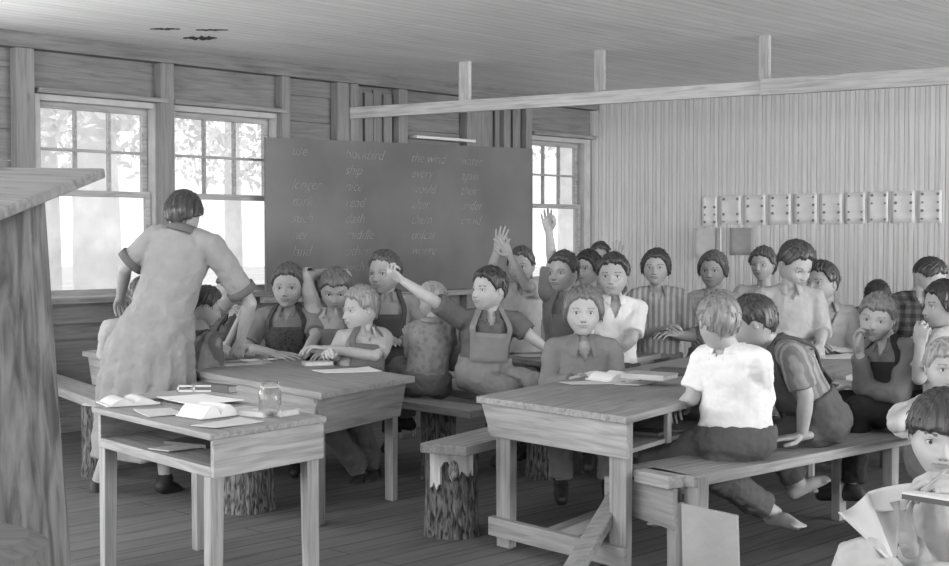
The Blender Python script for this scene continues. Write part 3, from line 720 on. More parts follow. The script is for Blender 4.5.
HAIR = {
 'short': ([(0, .74), (30, .72), (50, .62), (62, .36), (74, .02), (82, .12), (100, .12), (115, -.06), (135, -.44), (180, -.60)], .070, .018),
 'side':  ([(0, .72), (20, .68), (40, .66), (54, .52), (65, .22), (76, -.04), (84, .10), (100, .10), (115, -.08), (135, -.44), (180, -.60)], .092, .020),
 'crop':  ([(0, .74), (35, .72), (52, .60), (66, .34), (77, .04), (84, .14), (100, .14), (115, -.02), (140, -.25), (180, -.34)], .045, .012),
 'fringe': ([(0, .50), (20, .54), (40, .56), (56, .36), (68, .08), (82, .06), (100, .06), (115, -.12), (135, -.44), (180, -.60)], .080, .026),
 'bangs': ([(0, .27), (20, .28), (40, .30), (56, .18), (68, .0), (84, .0), (100, .0), (115, -.14), (135, -.44), (180, -.60)], .085, .035),
 'bob':   ([(0, .66), (25, .64), (40, .56), (52, .30), (62, -.10), (72, -.34), (100, -.44), (120, -.50), (150, -.58), (180, -.60)], .070, .050),
 'bun':   ([(0, .66), (35, .62), (55, .42), (70, .05), (85, -.05), (100, -.25), (120, -.50), (180, -.80)], .080, .070),
}
HHD, HHF = sphere_grid(132, 70, 0)
def hair_mesh(style, seed, locks=150, part=1):
    cp_, top, side = HAIR[style]; rg = np.random.RandomState(seed)
    D = HHD; phi = np.degrees(np.arctan2(np.abs(D[:, 0]), -D[:, 1])); az = np.arctan2(D[:, 0], -D[:, 1])
    zh = np.interp(phi, [c[0] for c in cp_], [c[1] for c in cp_])
    zh = zh+.03*np.sin(az*9+seed)+.02*np.sin(az*21+seed*2)
    m = sstep(zh-.05, zh+.07, D[:, 2]); th = side+(top-side)*sstep(-.1, .75, D[:, 2])
    th = th*(1+.28*part*np.sin(az)*sstep(.2, .7, D[:, 2])*sstep(120, 30, phi))
    wig = 1.2*np.sin(D[:, 2]*3+seed)
    rid = sum(a*np.sin(az*k+wig*w+seed*k) for a, k, w in ((.010, 17, 1), (.009, 29, 2), (.006, 47, 3)))*np.sqrt(np.clip(1-D[:, 2]**2, .05, 1))
    rid2 = .008*np.sin(D[:, 0]*34+D[:, 1]*9+seed)*sstep(.6, .9, D[:, 2])
    p = head_pts(D); 
    if style == 'bob': p2 = D/np.sqrt((D[:, 0]/.37)**2+(D[:, 1]/.45)**2+(D[:, 2]/.5)**2)[:, None]; w = sstep(50, 80, phi)[:, None]; p = p*(1-w)+p2*w
    if style == 'bun': th = th+.05*sstep(.1, -.35, D[:, 2])*sstep(120, 165, phi)
    rid = rid*(1.8 if style in ('bun',) else 1); p = p+D*((-.06)+(th+.06)*m+(rid+rid2)*m)[:, None]
    v = [tuple(q) for q in p]; f = list(HHF); idx = np.where(m > .85)[0]
    for c in rg.choice(idx, locks):
        d0 = D[c]; a0 = Vector(p[c]); n0 = Vector(d0)
        fr_ = abs(math.degrees(math.atan2(d0[0], -d0[1]))) < 62; t = (Vector((part*1.0, .25, .1)) if fr_ and style not in ('fringe', 'bangs') else Vector((part*.25, -.1, -1))) if d0[2] < .62 else Vector((part*1.0, .35, .1))
        t = t+Vector(rg.normal(0, .32, 3)); t = (t-n0*t.dot(n0)).normalized(); s = n0.cross(t)
        L_ = (.06+.07*rg.rand())*(1.3 if style in ('bob', 'bun') else 1); r = .010+.007*rg.rand(); base = len(v); a0 = a0+n0*.001
        for k in range(5):
            u = k/4; c_ = a0+t*(L_*u)-n0*(L_*L_*u*u*1.3)+n0*.010*math.sin(PI*u); rr = r*(1-u)**.6*(.6+.8*u*(1-u)*2)+.0008
            for q in range(3): aa = 2*PI*q/3; v.append(tuple(c_+s*(rr*math.cos(aa))+n0*(rr*.8*math.sin(aa))))
        for k in range(4):
            for q in range(3): A_ = base+k*3+q; B2 = base+k*3+(q+1) % 3; f.append((A_, B2, B2+3, A_+3))
        f.append((base+2, base+1, base)); f.append((base+12, base+13, base+14))
    me = mesh_from(v, f); me.polygons.foreach_set('use_smooth', [True]*len(me.polygons)); return me
# ---- hands: wrist at origin, fingers +Y, back of the hand +Z, thumb at -X for a right hand
_hands = {}
POSE = {'relaxed': ([(22, 30, 18)]*4, 30, .25), 'flat': ([(4, 6, 4)]*4, 15, .4), 'fist': ([(78, 92, 60)]*4, 62, .1), 'open': ([(2, 6, 5)]*4, 5, .9),
        'point': ([(3, 6, 5), (75, 90, 55), (78, 90, 55), (80, 90, 55)], 55, .1), 'pen': ([(48, 42, 18), (55, 50, 25), (65, 70, 40), (70, 75, 45)], 55, .1), 'cup': ([(35, 42, 26)]*4, 40, .15)}
def hand_mesh(pose, right):
    key = (pose, right)
    if key in _hands: return _hands[key]
    curls, thc, spread = POSE[pose]; bm = BM(); X = -1 if right else 1
    capsule(bm, (0, -.03, 0), (0, .02, 0), .026, .028, .75, Vector((1, 0, 0)))
    capsule(bm, (X*.016, .025, 0), (X*.024, .082, 0), .021, .017, .68, Vector((1, 0, 0))); capsule(bm, (-X*.012, .025, 0), (-X*.024, .076, 0), .021, .015, .68, Vector((1, 0, 0)))
    capsule(bm, (0, .02, 0), (0, .085, 0), .024, .022, .62, Vector((1, 0, 0)))
    fing = [(X*.031, .088, .0085, (.040, .025, .020), .12), (X*.011, .094, .009, (.045, .029, .022), .03), (-X*.010, .090, .0085, (.041, .027, .021), -.05), (-X*.030, .080, .0075, (.032, .020, .017), -.16)]
    for (fx, fy, r, ls, sp_), cu in zip(fing, curls):
        p = Vector((fx, fy, .002)); yawa = X*sp_*(.4+spread*1.2); a = 0
        for i, (l, c) in enumerate(zip(ls, cu)):
            a += math.radians(c); d = Vector((math.sin(yawa)*math.cos(a), math.cos(yawa)*math.cos(a), -math.sin(a)))
            q = p+d*l; rr = r*(1-.08*i); capsule(bm, p, q, rr*1.04, rr*.93, 1, None, 10); p = q
    t0 = Vector((X*.022, .022, -.006)); a = math.radians(thc)
    d1 = Vector((X*(.75-.45*math.sin(a)), .62, -.45*math.sin(a)-.12)).normalized(); t1 = t0+d1*.042
    d2 = Vector((X*(.45-.75*math.sin(a)), .85, -.45*math.sin(a))).normalized(); t2 = t1+d2*.030
    d3 = Vector((X*(.3-1.0*math.sin(a)), .9, -.4*math.sin(a))).normalized(); t3 = t2+d3*.024
    chain(bm, [t0, t1, t2, t3], [.015, .0115, .0105, .0085], n=10)
    me = remesh(bm, .0036, 1); me.polygons.foreach_set('use_smooth', [True]*len(me.polygons)); _hands[key] = me; return me
skinm = {}
def skin(t):
    if t not in skinm:
        m, nt, b = newmat('skin'); mp = coords(nt, (1, 1, 1)); n = nt.nodes.new('ShaderNodeTexNoise'); n.inputs['Scale'].default_value = 22; n.inputs['Detail'].default_value = 3
        nt.links.new(mp.outputs[0], n.inputs['Vector']); r = ramp(nt, n.outputs['Fac'], [(.3, t*.93), (.7, t*1.06)]); nt.links.new(r.outputs[0], b.inputs['Base Color'])
        b.inputs['Roughness'].default_value = .55; b.inputs['Specular IOR Level'].default_value = .35; b.inputs['Subsurface Weight'].default_value = .0
        skinm[t] = m
    return skinm[t]
hairm = {}
def hairmat(t):
    if t not in hairm:
        m, nt, b = newmat('hair'); mp = coords(nt, (55, 55, 7)); n = nt.nodes.new('ShaderNodeTexNoise'); n.inputs['Scale'].default_value = 1.8; n.inputs['Detail'].default_value = 5
        nt.links.new(mp.outputs[0], n.inputs['Vector']); r = ramp(nt, n.outputs['Fac'], [(.3, t*.6), (.55, t), (.75, t*1.5)]); nt.links.new(r.outputs[0], b.inputs['Base Color'])
        b.inputs['Roughness'].default_value = .42; b.inputs['Specular IOR Level'].default_value = .6
        bp = nt.nodes.new('ShaderNodeBump'); bp.inputs['Strength'].default_value = .5; bp.inputs['Distance'].default_value = .006; nt.links.new(n.outputs['Fac'], bp.inputs['Height']); nt.links.new(bp.outputs[0], b.inputs['Normal'])
        hairm[t] = m
    return hairm[t]
LIP = lambda t: plain(t*.62, .5, 'lips'); DARK = plain(.03, .3, 'iris'); WHITE = plain(.55, .3, 'eye_white')
TOR = [(-.14, .120, .095), (-.05, .150, .118), (.08, .152, .120), (.28, .138, .108), (.5, .136, .106), (.72, .152, .112), (.88, .150, .102), (.97, .115, .082), (1.03, .06, .056)]
def fvec(a): a = math.radians(a); return Vector((-math.sin(a), -math.cos(a), 0))
def lvec(a): a = math.radians(a); return Vector((math.cos(a), -math.sin(a), 0))
PCOUNT = [0]
def cutneck(me, Sc, ax, Lt, Ft, k, dep):
    bm = BM(); bm.from_mesh(me); kill = []
    for f in bm.faces:
        r = f.calc_center_median()-Sc; z = r.dot(ax)+.0*k; x = abs(r.dot(Lt))
        if r.dot(Ft) > .02*k and z > -dep-.02*k and x < (z+dep+.02*k)*.42: kill.append(f)
    bmesh.ops.delete(bm, geom=kill, context='FACES'); bm.to_mesh(me); bm.free(); return me
def person(label, h, s, yaw=0, hyaw=None, hpitch=8, hroll=0, look=0, k=.8, nb=None, rh=None, lh=None, re=None, le=None, rs=None, ls=None, rpose='relaxed', lpose='relaxed',
           rdir=None, ldir=None, rdor=None, ldor=None, pel=None, seat=.41, lean=.06, bend=0, rk=None, lk=None, ra=None, la=None, rt=None, lt=None, legs=True, feet='shoe',
           shirt=.25, pat=None, tone2=None, pscale=40, sleeve='short', bottoms='overalls', btone=.12, bpat=None, hair='short', htone=.08, part=1, skint=.36, collar=True,
           vneck=.045, skirt=None, ctone=None, cbig=1.0, shw=.165, group=None, cuff=None, wide=1.0, strapback=True, belt=False):
    PCOUNT[0] += 1; sd = PCOUNT[0]; d = FPX/s; hh = h[2]/s*.93; skint *= .9; shirt *= .88 if shirt < .55 else 1; tone2 = tone2*.88 if tone2 else None
    pt = lambda q: P(q[0], q[1], d+(q[2] if len(q) > 2 else 0))
    hyaw = yaw if hyaw is None else hyaw
    Hc = P(h[0], h[1], d+(h[3] if len(h) > 3 else 0)); F, L = fvec(yaw), lvec(yaw)
    Hf, Hl = fvec(hyaw), lvec(hyaw)
    if nb is None: Sc = Hc-UP*(hh*.5+.085*k)-Hf*(.06*hh)+(-F*.02)
    else: Sc = pt(nb)
    Rs = pt(rs) if rs else Sc-L*(shw*k)-UP*.025*k
    Ls = pt(ls) if ls else Sc+L*(shw*k)-UP*.025*k
    if rs or ls: Ls2 = (Ls-Rs); L = Vector((Ls2.x, Ls2.y, 0)).normalized() if (rs and ls) else L; 
    if pel is None: Pc = Vector((Sc.x, Sc.y, seat+.085*k))-F*lean
    else: Pc = pt(pel)
    A_ = (Sc-Pc); TL = A_.length; ax = A_.normalized(); Lt = (L-ax*L.dot(ax)).normalized(); Ft = -ax.cross(Lt); Ft = Ft if Ft.dot(F) > 0 else -Ft
    mid = Pc.lerp(Sc, .5)-Ft*(.04*k+bend)
    def spine(u): return Pc*(1-u)**2+mid*(2*u*(1-u))+Sc*u**2 if 0 <= u <= 1 else (Sc+ax*(u-1)*TL if u > 1 else Pc+ax*u*TL)
    def tor(u, ang, sc=1.0, off=0):
        a = np.interp(u, [t[0] for t in TOR], [t[1] for t in TOR])*k*wide; b = np.interp(u, [t[0] for t in TOR], [t[2] for t in TOR])*k*wide
        a *= min(1.15, shw/.165*1.0) if u > .4 else 1
        return spine(u)+Lt*(a*sc+off)*math.sin(ang)+Ft*(b*sc+off)*math.cos(ang)
    def torso(bm, sc, u0=-.14, u1=1.03, off=0, ex=None):
        us = [u0]+[t[0] for t in TOR if u0 < t[0] < u1]+[u1]
        ringloft(bm, [[tor(u, 2*PI*i/20, sc, off) for i in range(20)] for u in us])
    l1, l2 = .285*k, .245*k
    def arm(S, hnd, elb, side):
        if hnd is None: Hn = S-UP*(l1*.75)+F*.25*k+L*side*.03; 
        else: Hn = pt(hnd)
        if elb is not None: E = pt(elb)
        else:
            v = Hn-S; dd = v.length; q = max(1.0, dd/((l1+l2)*.985)); a, b = l1*q, l2*q
            c = (a*a-b*b+dd*dd)/(2*dd) if dd > 1e-4 else 0; hgt = math.sqrt(max(0, a*a-c*c)); vn = v.normalized()
            pole = -UP*.8+L*side*.55-F*.35; pole = (pole-vn*pole.dot(vn)).normalized(); E = S+vn*c+pole*hgt
        return E, Hn
    Re, Rw = arm(Rs, rh, re, -1); Le, Lw = arm(Ls, lh, le, 1)
    # legs
    hw = .082*k; Rh_, Lh_ = Pc-Lt*hw, Pc+Lt*hw
    def leg(Hp, kn, an, toe, side):
        K = pt(kn) if kn else Hp+F*.40*k+L*side*.05*k-UP*.01
        if an: A2 = pt(an)
        else: A2 = Vector((K.x, K.y, max(.075, K.z-.41*k)))+F*.02
        if toe: T2 = pt(toe)
        else: T2 = A2+F*.15*k-UP*(A2.z-.03 if A2.z < .12 else .05)
        return K, A2, T2
    Rk, Ra, Rt = leg(Rh_, rk, ra, rt, -1); Lk, La, Lt2 = leg(Lh_, lk, la, lt, 1)
    vox = .0075 if s < 250 else .006
    base = Vector((Pc.x, Pc.y, 0))
    # ---- body: one continuous skin surface
    bm = BM(); torso(bm, .97, -.14, 1.0)
    nb0 = Sc-UP*.02; hb = Hc-UP*(.20*hh)+Hf*(-.10*hh)
    chain(bm, [nb0, Sc.lerp(hb, .5), hb], [.058*k+.006, .050*k+.002, .052*k])
    for S, E, Wr in ((Rs, Re, Rw), (Ls, Le, Lw)):
        chain(bm, [Sc.lerp(S, .5)-UP*.01, S, S.lerp(E, .5), E], [.055*k, .052*k, .043*k, .037*k])
        chain(bm, [E, E.lerp(Wr, .35), Wr], [.036*k, .037*k, .025*k])
    if legs:
        for Hp, K, An, Tt in ((Rh_, Rk, Ra, Rt), (Lh_, Lk, La, Lt2)):
            chain(bm, [Hp, K], [.078*k, .052*k]); chain(bm, [K, K.lerp(An, .35), An], [.05*k, .052*k, .032*k])
            ft = (Tt-An); hd = Vector((ft.x, ft.y, ft.z*.3)); hd = hd.normalized() if hd.length > .001 else F; heel = An-hd*.03*k-UP*.03*k
            chain(bm, [An, heel, heel.lerp(Tt, .6)+UP*.008, Tt], [.033*k, .032*k, .034*k, .024*k])
            if feet == 'bare':
                sdv = hd.cross(UP).normalized()
                for q in range(5): o_ = sdv*((q-2)*.015*k); capsule(bm, Tt+o_, Tt+o_+hd*(.032-.004*abs(q-1))*k, .011*k, .008*k)
    me = remesh(bm, vox, 3); full = BM(); full.from_mesh(me)
    # head
    zax = Vector((0, 0, 1)); hp = math.radians(hpitch); up_ = (UP*math.cos(hp)+Hf*math.sin(hp)); fw = (Hf*math.cos(hp)-UP*math.sin(hp)); rl = math.radians(hroll)
    lf = Hl; lf2 = lf*math.cos(rl)+up_*math.sin(rl); up2 = up_*math.cos(rl)-lf*math.sin(rl)
    M = Matrix(((lf2.x*hh, -fw.x*hh, up2.x*hh, Hc.x), (lf2.y*hh, -fw.y*hh, up2.y*hh, Hc.y), (lf2.z*hh, -fw.z*hh, up2.z*hh, Hc.z), (0, 0, 0, 1)))
    hm = HEADS[look].copy(); hm.transform(M); full.from_mesh(hm); bpy.data.meshes.remove(hm)
    for E, Wr, pose, dr_, dor, right in ((Re, Rw, rpose, rdir, rdor, True), (Le, Lw, lpose, ldir, ldor, False)):
        y = Vector(dr_).normalized() if dr_ else (Wr-E).normalized(); dv = Vector(dor) if dor else UP*.9+F*.1+L*(.5 if not right else -.5)
        z_ = (dv-y*dv.dot(y)); z_ = z_.normalized() if z_.length > .05 else Vector((1, 0, 0)); x_ = y.cross(z_); q = k*1.0
        M2 = Matrix(((x_.x*q, y.x*q, z_.x*q, Wr.x), (x_.y*q, y.y*q, z_.y*q, Wr.y), (x_.z*q, y.z*q, z_.z*q, Wr.z), (0, 0, 0, 1)))
        hm = hand_mesh(pose, right).copy(); hm.transform(M2); full.from_mesh(hm); bpy.data.meshes.remove(hm)
    me = bpy.data.meshes.new('person'); full.to_mesh(me); full.free(); me.polygons.foreach_set('use_smooth', [True]*len(me.polygons))
    root = obj('person', me, [skin(skint), LIP(skint), DARK, WHITE, plain(min(skint*.5, htone*1.5+.05), .8, 'brow')], base=base)
    props(root, label, 'person', group)
    hm = hair_mesh(hair, sd, part=part); hm.transform(M); obj('hair', hm, hairmat(htone), root)
    # ---- shirt
    sm = cloth(shirt, pat, tone2, pscale, math.radians(yaw))
    bm = BM(); torso(bm, 1.0, -.10, .99, .010)
    for S, E, Wr in ((Rs, Re, Rw), (Ls, Le, Lw)):
        capsule(bm, Sc.lerp(S, .35)-UP*.005, S, .055*k+.006, .060*k+.006)
        if sleeve == 'short':
            e2 = S.lerp(E, .80); capsule(bm, S, e2, .060*k+.008, .062*k+.006, round_=(1, 0))
        elif sleeve == 'rolled':
            capsule(bm, S, E, .060*k+.008, .052*k+.006); e2 = E.lerp(Wr, .22); capsule(bm, E, e2, .052*k+.006, .052*k+.006, round_=(1, 0))
        else:
            capsule(bm, S, E, .060*k+.008, .050*k+.006); e2 = E.lerp(Wr, .93); capsule(bm, E, e2, .050*k+.006, .038*k+.005, round_=(1, 0))
    if skirt: 
        pass
    vcut = vneck*k; me = remesh(bm, vox, 2, .022, .075); me = cutneck(me, Sc, ax, Lt, Ft, k, vcut); obj('shirt' if not skirt else 'dress_top', me, sm, root, smooth=True)
    if cuff:
        for nm_, S, E, Wr in (('r', Rs, Re, Rw), ('l', Ls, Le, Lw)):
            f_ = (.80, .22)[sleeve == 'rolled']; a0, b0_ = (S, E) if sleeve == 'short' else (E, Wr); bm = BM()
            dd = (b0_-a0).normalized(); c_ = a0.lerp(b0_, f_); capsule(bm, c_-dd*.028*k, c_+dd*.012*k, .071*k+.006, .071*k+.006, round_=(0, 0), n=24); obj('sleeve_band', bm, cloth(cuff), root, smooth=True)
    if collar:
        bm = BM(); n_ = 16; rows = []
        for r_, dz, dr2 in ((.054, .050, 0), (.062, .052, 0), (.088+.03*(cbig-1), .012-.03*(cbig-1), 0)):
            row = []
            for i in range(n_+1):
                a = math.radians(22+(316)*i/n_); tip = .03*cbig*max(0, 1-min(i, n_-i)/3.) if r_ > .08 else 0
                c_ = Sc+ax*((dz-.012)*k-tip*k)+Lt*(r_*k*1.05+.004)*math.sin(a)+Ft*((r_*k+tip*k*.8)+.004)*math.cos(a); row.append(bm.verts.new(c_))
            rows.append(row)
        for a_, b_ in zip(rows, rows[1:]):
            for i in range(n_): bm.faces.new((a_[i], a_[i+1], b_[i+1], b_[i]))
        oc = obj('collar', bm, cloth(ctone) if ctone else sm, root, smooth=True); md = oc.modifiers.new('s', 'SOLIDIFY'); md.thickness = .005
    # ---- trousers / overalls / skirt
    bt = cloth(btone, bpat, btone*.6 if bpat else None, 50, math.radians(yaw))
    if bottoms in ('overalls', 'trousers'):
        bm = BM(); torso(bm, 1.04, -.14, .34 if bottoms == 'overalls' else .2, .02)
        if legs:
            for Hp, K, An in ((Rh_, Rk, Ra), (Lh_, Lk, La)):
                chain(bm, [Hp, K], [.090*k+.008, .066*k+.008]); a2 = K.lerp(An, .93 if feet == 'shoe' else .82)
                capsule(bm, K, a2, .066*k+.008, .056*k+.008, round_=(1, 0))
        me = remesh(bm, vox, 2, .026, .06); obj(bottoms, me, bt, root, smooth=True)
    if bottoms == 'overalls':
        bm = BM(); g = [[tor(.30+.47*j/6, math.radians(-42+84*i/8), 1.0, .025) for i in range(9)] for j in range(7)]
        G = [[bm.verts.new(q) for q in r_] for r_ in g]
        for j in range(6):
            for i in range(8): bm.faces.new((G[j][i], G[j][i+1], G[j+1][i+1], G[j+1][i]))
        o_ = obj('bib', bm, bt, root, smooth=True); md = o_.modifiers.new('s', 'SOLIDIFY'); md.thickness = .009
        for sgn, S in ((-1, Rs), (1, Ls)):
            pts_ = [tor(.70, math.radians(sgn*36), 1, .028), tor(.86, math.radians(sgn*38), 1, .028), Sc.lerp(S, .42)+ax*(.048*k+.008)+Ft*.03*k, Sc.lerp(S, .42)+ax*(.044*k+.008)-Ft*.035*k]
            pts_ += [tor(.84, math.radians(180-sgn*26), 1, .03), tor(.62, math.radians(180-sgn*10), 1, .028), tor(.34, math.radians(180+sgn*14), 1, .028)]
            # resample smoothly, then a flat ribbon
            sm_ = []
            for i in range(len(pts_)-1):
                p0_, p1_, p2_, p3_ = pts_[max(0, i-1)], pts_[i], pts_[i+1], pts_[min(len(pts_)-1, i+2)]
                for j in range(4):
                    t = j/4; sm_.append(.5*((2*p1_)+(p2_-p0_)*t+(2*p0_-5*p1_+4*p2_-p3_)*t*t+(3*p1_-p0_-3*p2_+p3_)*t**3))
            sm_.append(pts_[-1]); bm = BM(); prev = None
            for i, c_ in enumerate(sm_):
                t = (sm_[min(i+1, len(sm_)-1)]-sm_[max(i-1, 0)]).normalized(); sp_c = spine(.7); nrm = (c_-sp_c); nrm = (nrm-t*nrm.dot(t)).normalized(); w_ = t.cross(nrm)*(.019*k)
                ring = [bm.verts.new(c_-w_-nrm*.004), bm.verts.new(c_+w_-nrm*.004), bm.verts.new(c_+w_+nrm*.004), bm.verts.new(c_-w_+nrm*.004)]
                if prev:
                    for q in range(4): bm.faces.new((prev[q], prev[(q+1) % 4], ring[(q+1) % 4], ring[q]))
                else: bm.faces.new(ring[::-1])
                prev = ring
            bm.faces.new(prev); obj('strap', bm, bt, root, smooth=False)
    if skirt:
        bm = BM(); st = [( (spine(.35)), .140*k*wide, .112*k*wide)]
        rings = []
        for (sx, sy, hwp, dz) in skirt:
            c_ = P(sx, sy, d+dz); fd = lambda i: 1+.045*min(1, max(0, (sy-320)/60))*math.sin(2*PI*i/96*13+.4*math.sin(i)); rings.append([c_+L*(hwp/s)*fd(i)*math.sin(2*PI*i/96)+F*(hwp/s*.78)*fd(i)*math.cos(2*PI*i/96) for i in range(96)])
        rings = [[tor(.55, 2*PI*i/96, 1.0, .006) for i in range(96)], [tor(.3, 2*PI*i/96, 1.0, .012) for i in range(96)]]+rings
        ringloft(bm, rings); me = remesh(bm, .008, 4, .03, .07); 
        obj('skirt', me, sm, root, smooth=True)
    if feet == 'shoe' and legs:
        for An, Tt in ((Ra, Rt), (La, Lt2)):
            bm = BM(); ft = (Tt-An); hd = Vector((ft.x, ft.y, 0)).normalized(); heel = An-hd*.03*k-UP*.03*k
            chain(bm, [An-UP*.005, heel-UP*.004, heel.lerp(Tt, .6)+UP*.006, Tt+hd*.012], [.043*k, .040*k, .043*k, .033*k]); obj('shoe', remesh(bm, .006, 2), plain(.02, .6, 'leather'), root, smooth=True)
    J = dict(Hc=Hc, Rw=Rw, Lw=Lw, Sc=Sc, Pc=Pc, Re=Re, Le=Le, An=(Ra, La), root=root, k=k)
    return J
# ---------------------------------------------------------------- who sits where
person('woman in a grey dress with dark sleeve bands bending over the long table', (184, 214, 47, .08), 203, yaw=200, hyaw=190, hpitch=28, k=.96, nb=(184, 232, .02), vneck=0, rs=(212, 246, -.03), ls=(156, 238, .03), ctone=.12,
    rh=(240, 342, .24), re=(250, 303, .08), lh=(121, 296, .28), le=(125, 268, .04), rdor=(.3, -.8, .5), pel=(150, 345, -.04), bend=-.07, rk=(163, 415, .0), ra=(165, 478, -.02), rt=(180, 495, .10), lk=(125, 415, 0), la=(97, 484, .05), lt=(100, 498, .14),
    shirt=.29, cuff=.12, sleeve='short', bottoms='none', skirt=[(157, 318, 37, -.02), (150, 345, 43, -.03), (147, 380, 47, -.02), (146, 420, 50, 0), (146, 456, 52, .0)], hair='bun', htone=.04, wide=1.08, shw=.165)
person('child in a pale shirt almost hidden behind the bending woman, at her left', (143, 296, 38), 190, yaw=170, hpitch=15, k=.76, nb=(135, 324), rh=(158, 350, .2), lh=(128, 352, .2), shirt=.4, bottoms='trousers', btone=.08, hair='short', htone=.06, lean=.0, legs=True)
person('dark-haired child leaning forearms on the near edge of the long table, beside the woman', (205, 306, 40), 194, yaw=215, hyaw=250, hpitch=22, k=.8, nb=(200, 338), rs=(212, 342, -.08), ls=(192, 342, .12), rh=(246, 366, .06), re=(215, 370, -.02), lh=(240, 356, .2), le=(205, 356, .2),
    shirt=.22, pat='stripe', tone2=.12, sleeve='rolled', bottoms='overalls', btone=.07, hair='short', htone=.035, pel=(188, 405, -.1), rpose='flat', lpose='flat')
person('dark-shirted child, hand to face, half hidden by the arm of the bending woman', (231, 292, 38), 170, yaw=60, hyaw=70, hpitch=15, k=.78, rh=(240, 318, -.12), re=(226, 350, -.1), lh=(243, 322, -.1), le=(252, 350, -.1), shirt=.10, sleeve='short', bottoms='overalls', btone=.06, hair='short', htone=.06, lean=.0, rpose='cup', lpose='cup')
person('boy facing the camera in a dark print bib at the long table', (288, 287, 45), 178, yaw=2, hpitch=4, k=.9, nb=(288, 311), rs=(262, 318, 0), ls=(313, 318, 0), rh=(276, 354, -.22), re=(246, 348, -.08), lh=(303, 357, -.24), le=(316, 336, -.1),
    shirt=.24, sleeve='short', bottoms='overalls', btone=.075, bpat='print', hair='side', htone=.085, rpose='flat', lpose='relaxed', ldir=(-.6, -.5, -.5), lean=.0, feet='shoe', skint=.38)
person('boy with one arm bent up over his tousled head, looking down', (335, 289, 43), 178, yaw=-8, hyaw=-5, hpitch=24, k=.85, nb=(331, 313), rs=(316, 318, 0), ls=(348, 318, 0), rh=(328, 272, .06), re=(308, 276, .0), lh=(330, 352, -.2), le=(347, 345, -.05),
    shirt=.42, sleeve='rolled', bottoms='overalls', btone=.16, hair='fringe', htone=.13, lean=.0, skint=.38)
person('blond boy in a pale shirt turned left, both forearms on the long table', (361, 309, 45), 190, yaw=22, hyaw=58, hpitch=8, k=.86, nb=(364, 333), rs=(345, 339, -.06), ls=(383, 339, .04), rh=(330, 353, -.22), re=(338, 356, -.05), lh=(328, 349, -.18), le=(375, 356, -.1),
    shirt=.40, sleeve='short', bottoms='overalls', btone=.13, hair='side', htone=.25, lpose='relaxed', rpose='fist', lean=-.05, ra=(362, 474, -.1), la=(374, 470, .0), rt=(355, 484, -.2), lt=(368, 482, -.15), skint=.42)
person('boy in dark plain overalls sitting upright behind the blond boy, head turned left', (385, 273, 45), 168, yaw=12, hyaw=28, hpitch=4, k=.84, nb=(389, 297), rs=(367, 303, 0), ls=(412, 303, 0), rh=(380, 340, -.15), lh=(398, 342, -.12), shirt=.30, sleeve='long', bottoms='overalls', btone=.07, hair='short', htone=.08, part=-1, lean=.0)
person('fair-haired child in a print shirt seen from behind, under the outstretched arm', (433, 300, 36), 186, yaw=150, hyaw=120, hpitch=12, k=.76, nb=(433, 322), rs=(447, 330, 0), ls=(417, 330, 0), pel=(427, 385, 0), lh=(408, 335, .2), le=(412, 352, .08), rh=(430, 352, .22), rk=(402, 372, .1), lk=(400, 366, .2), ra=(408, 420, .1), la=(400, 418, .25), rt=(398, 425, .15), lt=(392, 424, .3),
    shirt=.26, pat='print', tone2=.2, pscale=30, sleeve='long', bottoms='trousers', btone=.15, hair='short', htone=.4)
person('boy in pale bib overalls and dark shirt stretching one arm far out to the left', (489, 290, 45), 190, yaw=20, hyaw=48, hpitch=0, k=.87, nb=(489, 316), rs=(462, 319, -.02), ls=(514, 321, .03), rh=(403, 281, -.06), re=(431, 299, -.10), lh=(546, 349, .05), le=(530, 336, .0), pel=(484, 378, .02), lk=(532, 383, -.10), rk=(508, 390, -.16), ra=(510, 440, .05), la=(534, 440, .15), rt=(497, 462, -.05), lt=(520, 456, .05),
    shirt=.13, sleeve='short', bottoms='overalls', btone=.22, hair='side', htone=.035, lpose='relaxed', rpose='pen', rdir=(-.8, -.1, .6), rdor=(-.3, -.6, -.6), skint=.42)
person('boy in a pale shirt with both hands raised before the blackboard', (521, 266, 38), 166, yaw=10, hyaw=18, hpitch=5, k=.8, nb=(521, 288), rs=(504, 292, 0), ls=(537, 292, 0), rh=(497, 249, .0), re=(490, 275, -.06), lh=(510, 256, -.22), le=(527, 287, -.16), rdor=(0, 1, .2), ldor=(.3, 1, 0),
    shirt=.5, sleeve='short', bottoms='trousers', btone=.08, hair='short', htone=.08, lpose='open', rpose='open', lean=0)
person('boy in a mid-grey shirt with his arm raised straight up against the far window', (563, 273, 42), 174, yaw=22, hyaw=35, hpitch=0, k=.84, nb=(566, 295), rs=(548, 292, 0), ls=(588, 301, 0), rh=(549, 232, .02), re=(552, 262, .02), lh=(572, 345, -.1),
    shirt=.20, sleeve='short', bottoms='overalls', btone=.18, hair='side', htone=.05, rpose='relaxed', rdir=(-.15, 0, 1), rdor=(0, 1, 0), lean=0)
person('dark-haired child in a light print top between the raised-arm boy and the white-shirted boy', (588, 268, 36), 160, yaw=20, hyaw=40, hpitch=5, k=.8, shirt=.42, pat='print', tone2=.3, sleeve='short', bottoms='trousers', btone=.1, hair='bob', htone=.03, lean=0, rh=(585, 300, -.2))
person('child at the very back lifting one hand, only head and hand showing', (600, 257, 30), 142, yaw=0, hyaw=15, k=.8, lh=(618, 262, -.1), le=(620, 290, -.1), lpose='open', ldir=(0, 0, 1), ldor=(0, 1, 0), shirt=.35, bottoms='trousers', hair='short', htone=.06, lean=0)
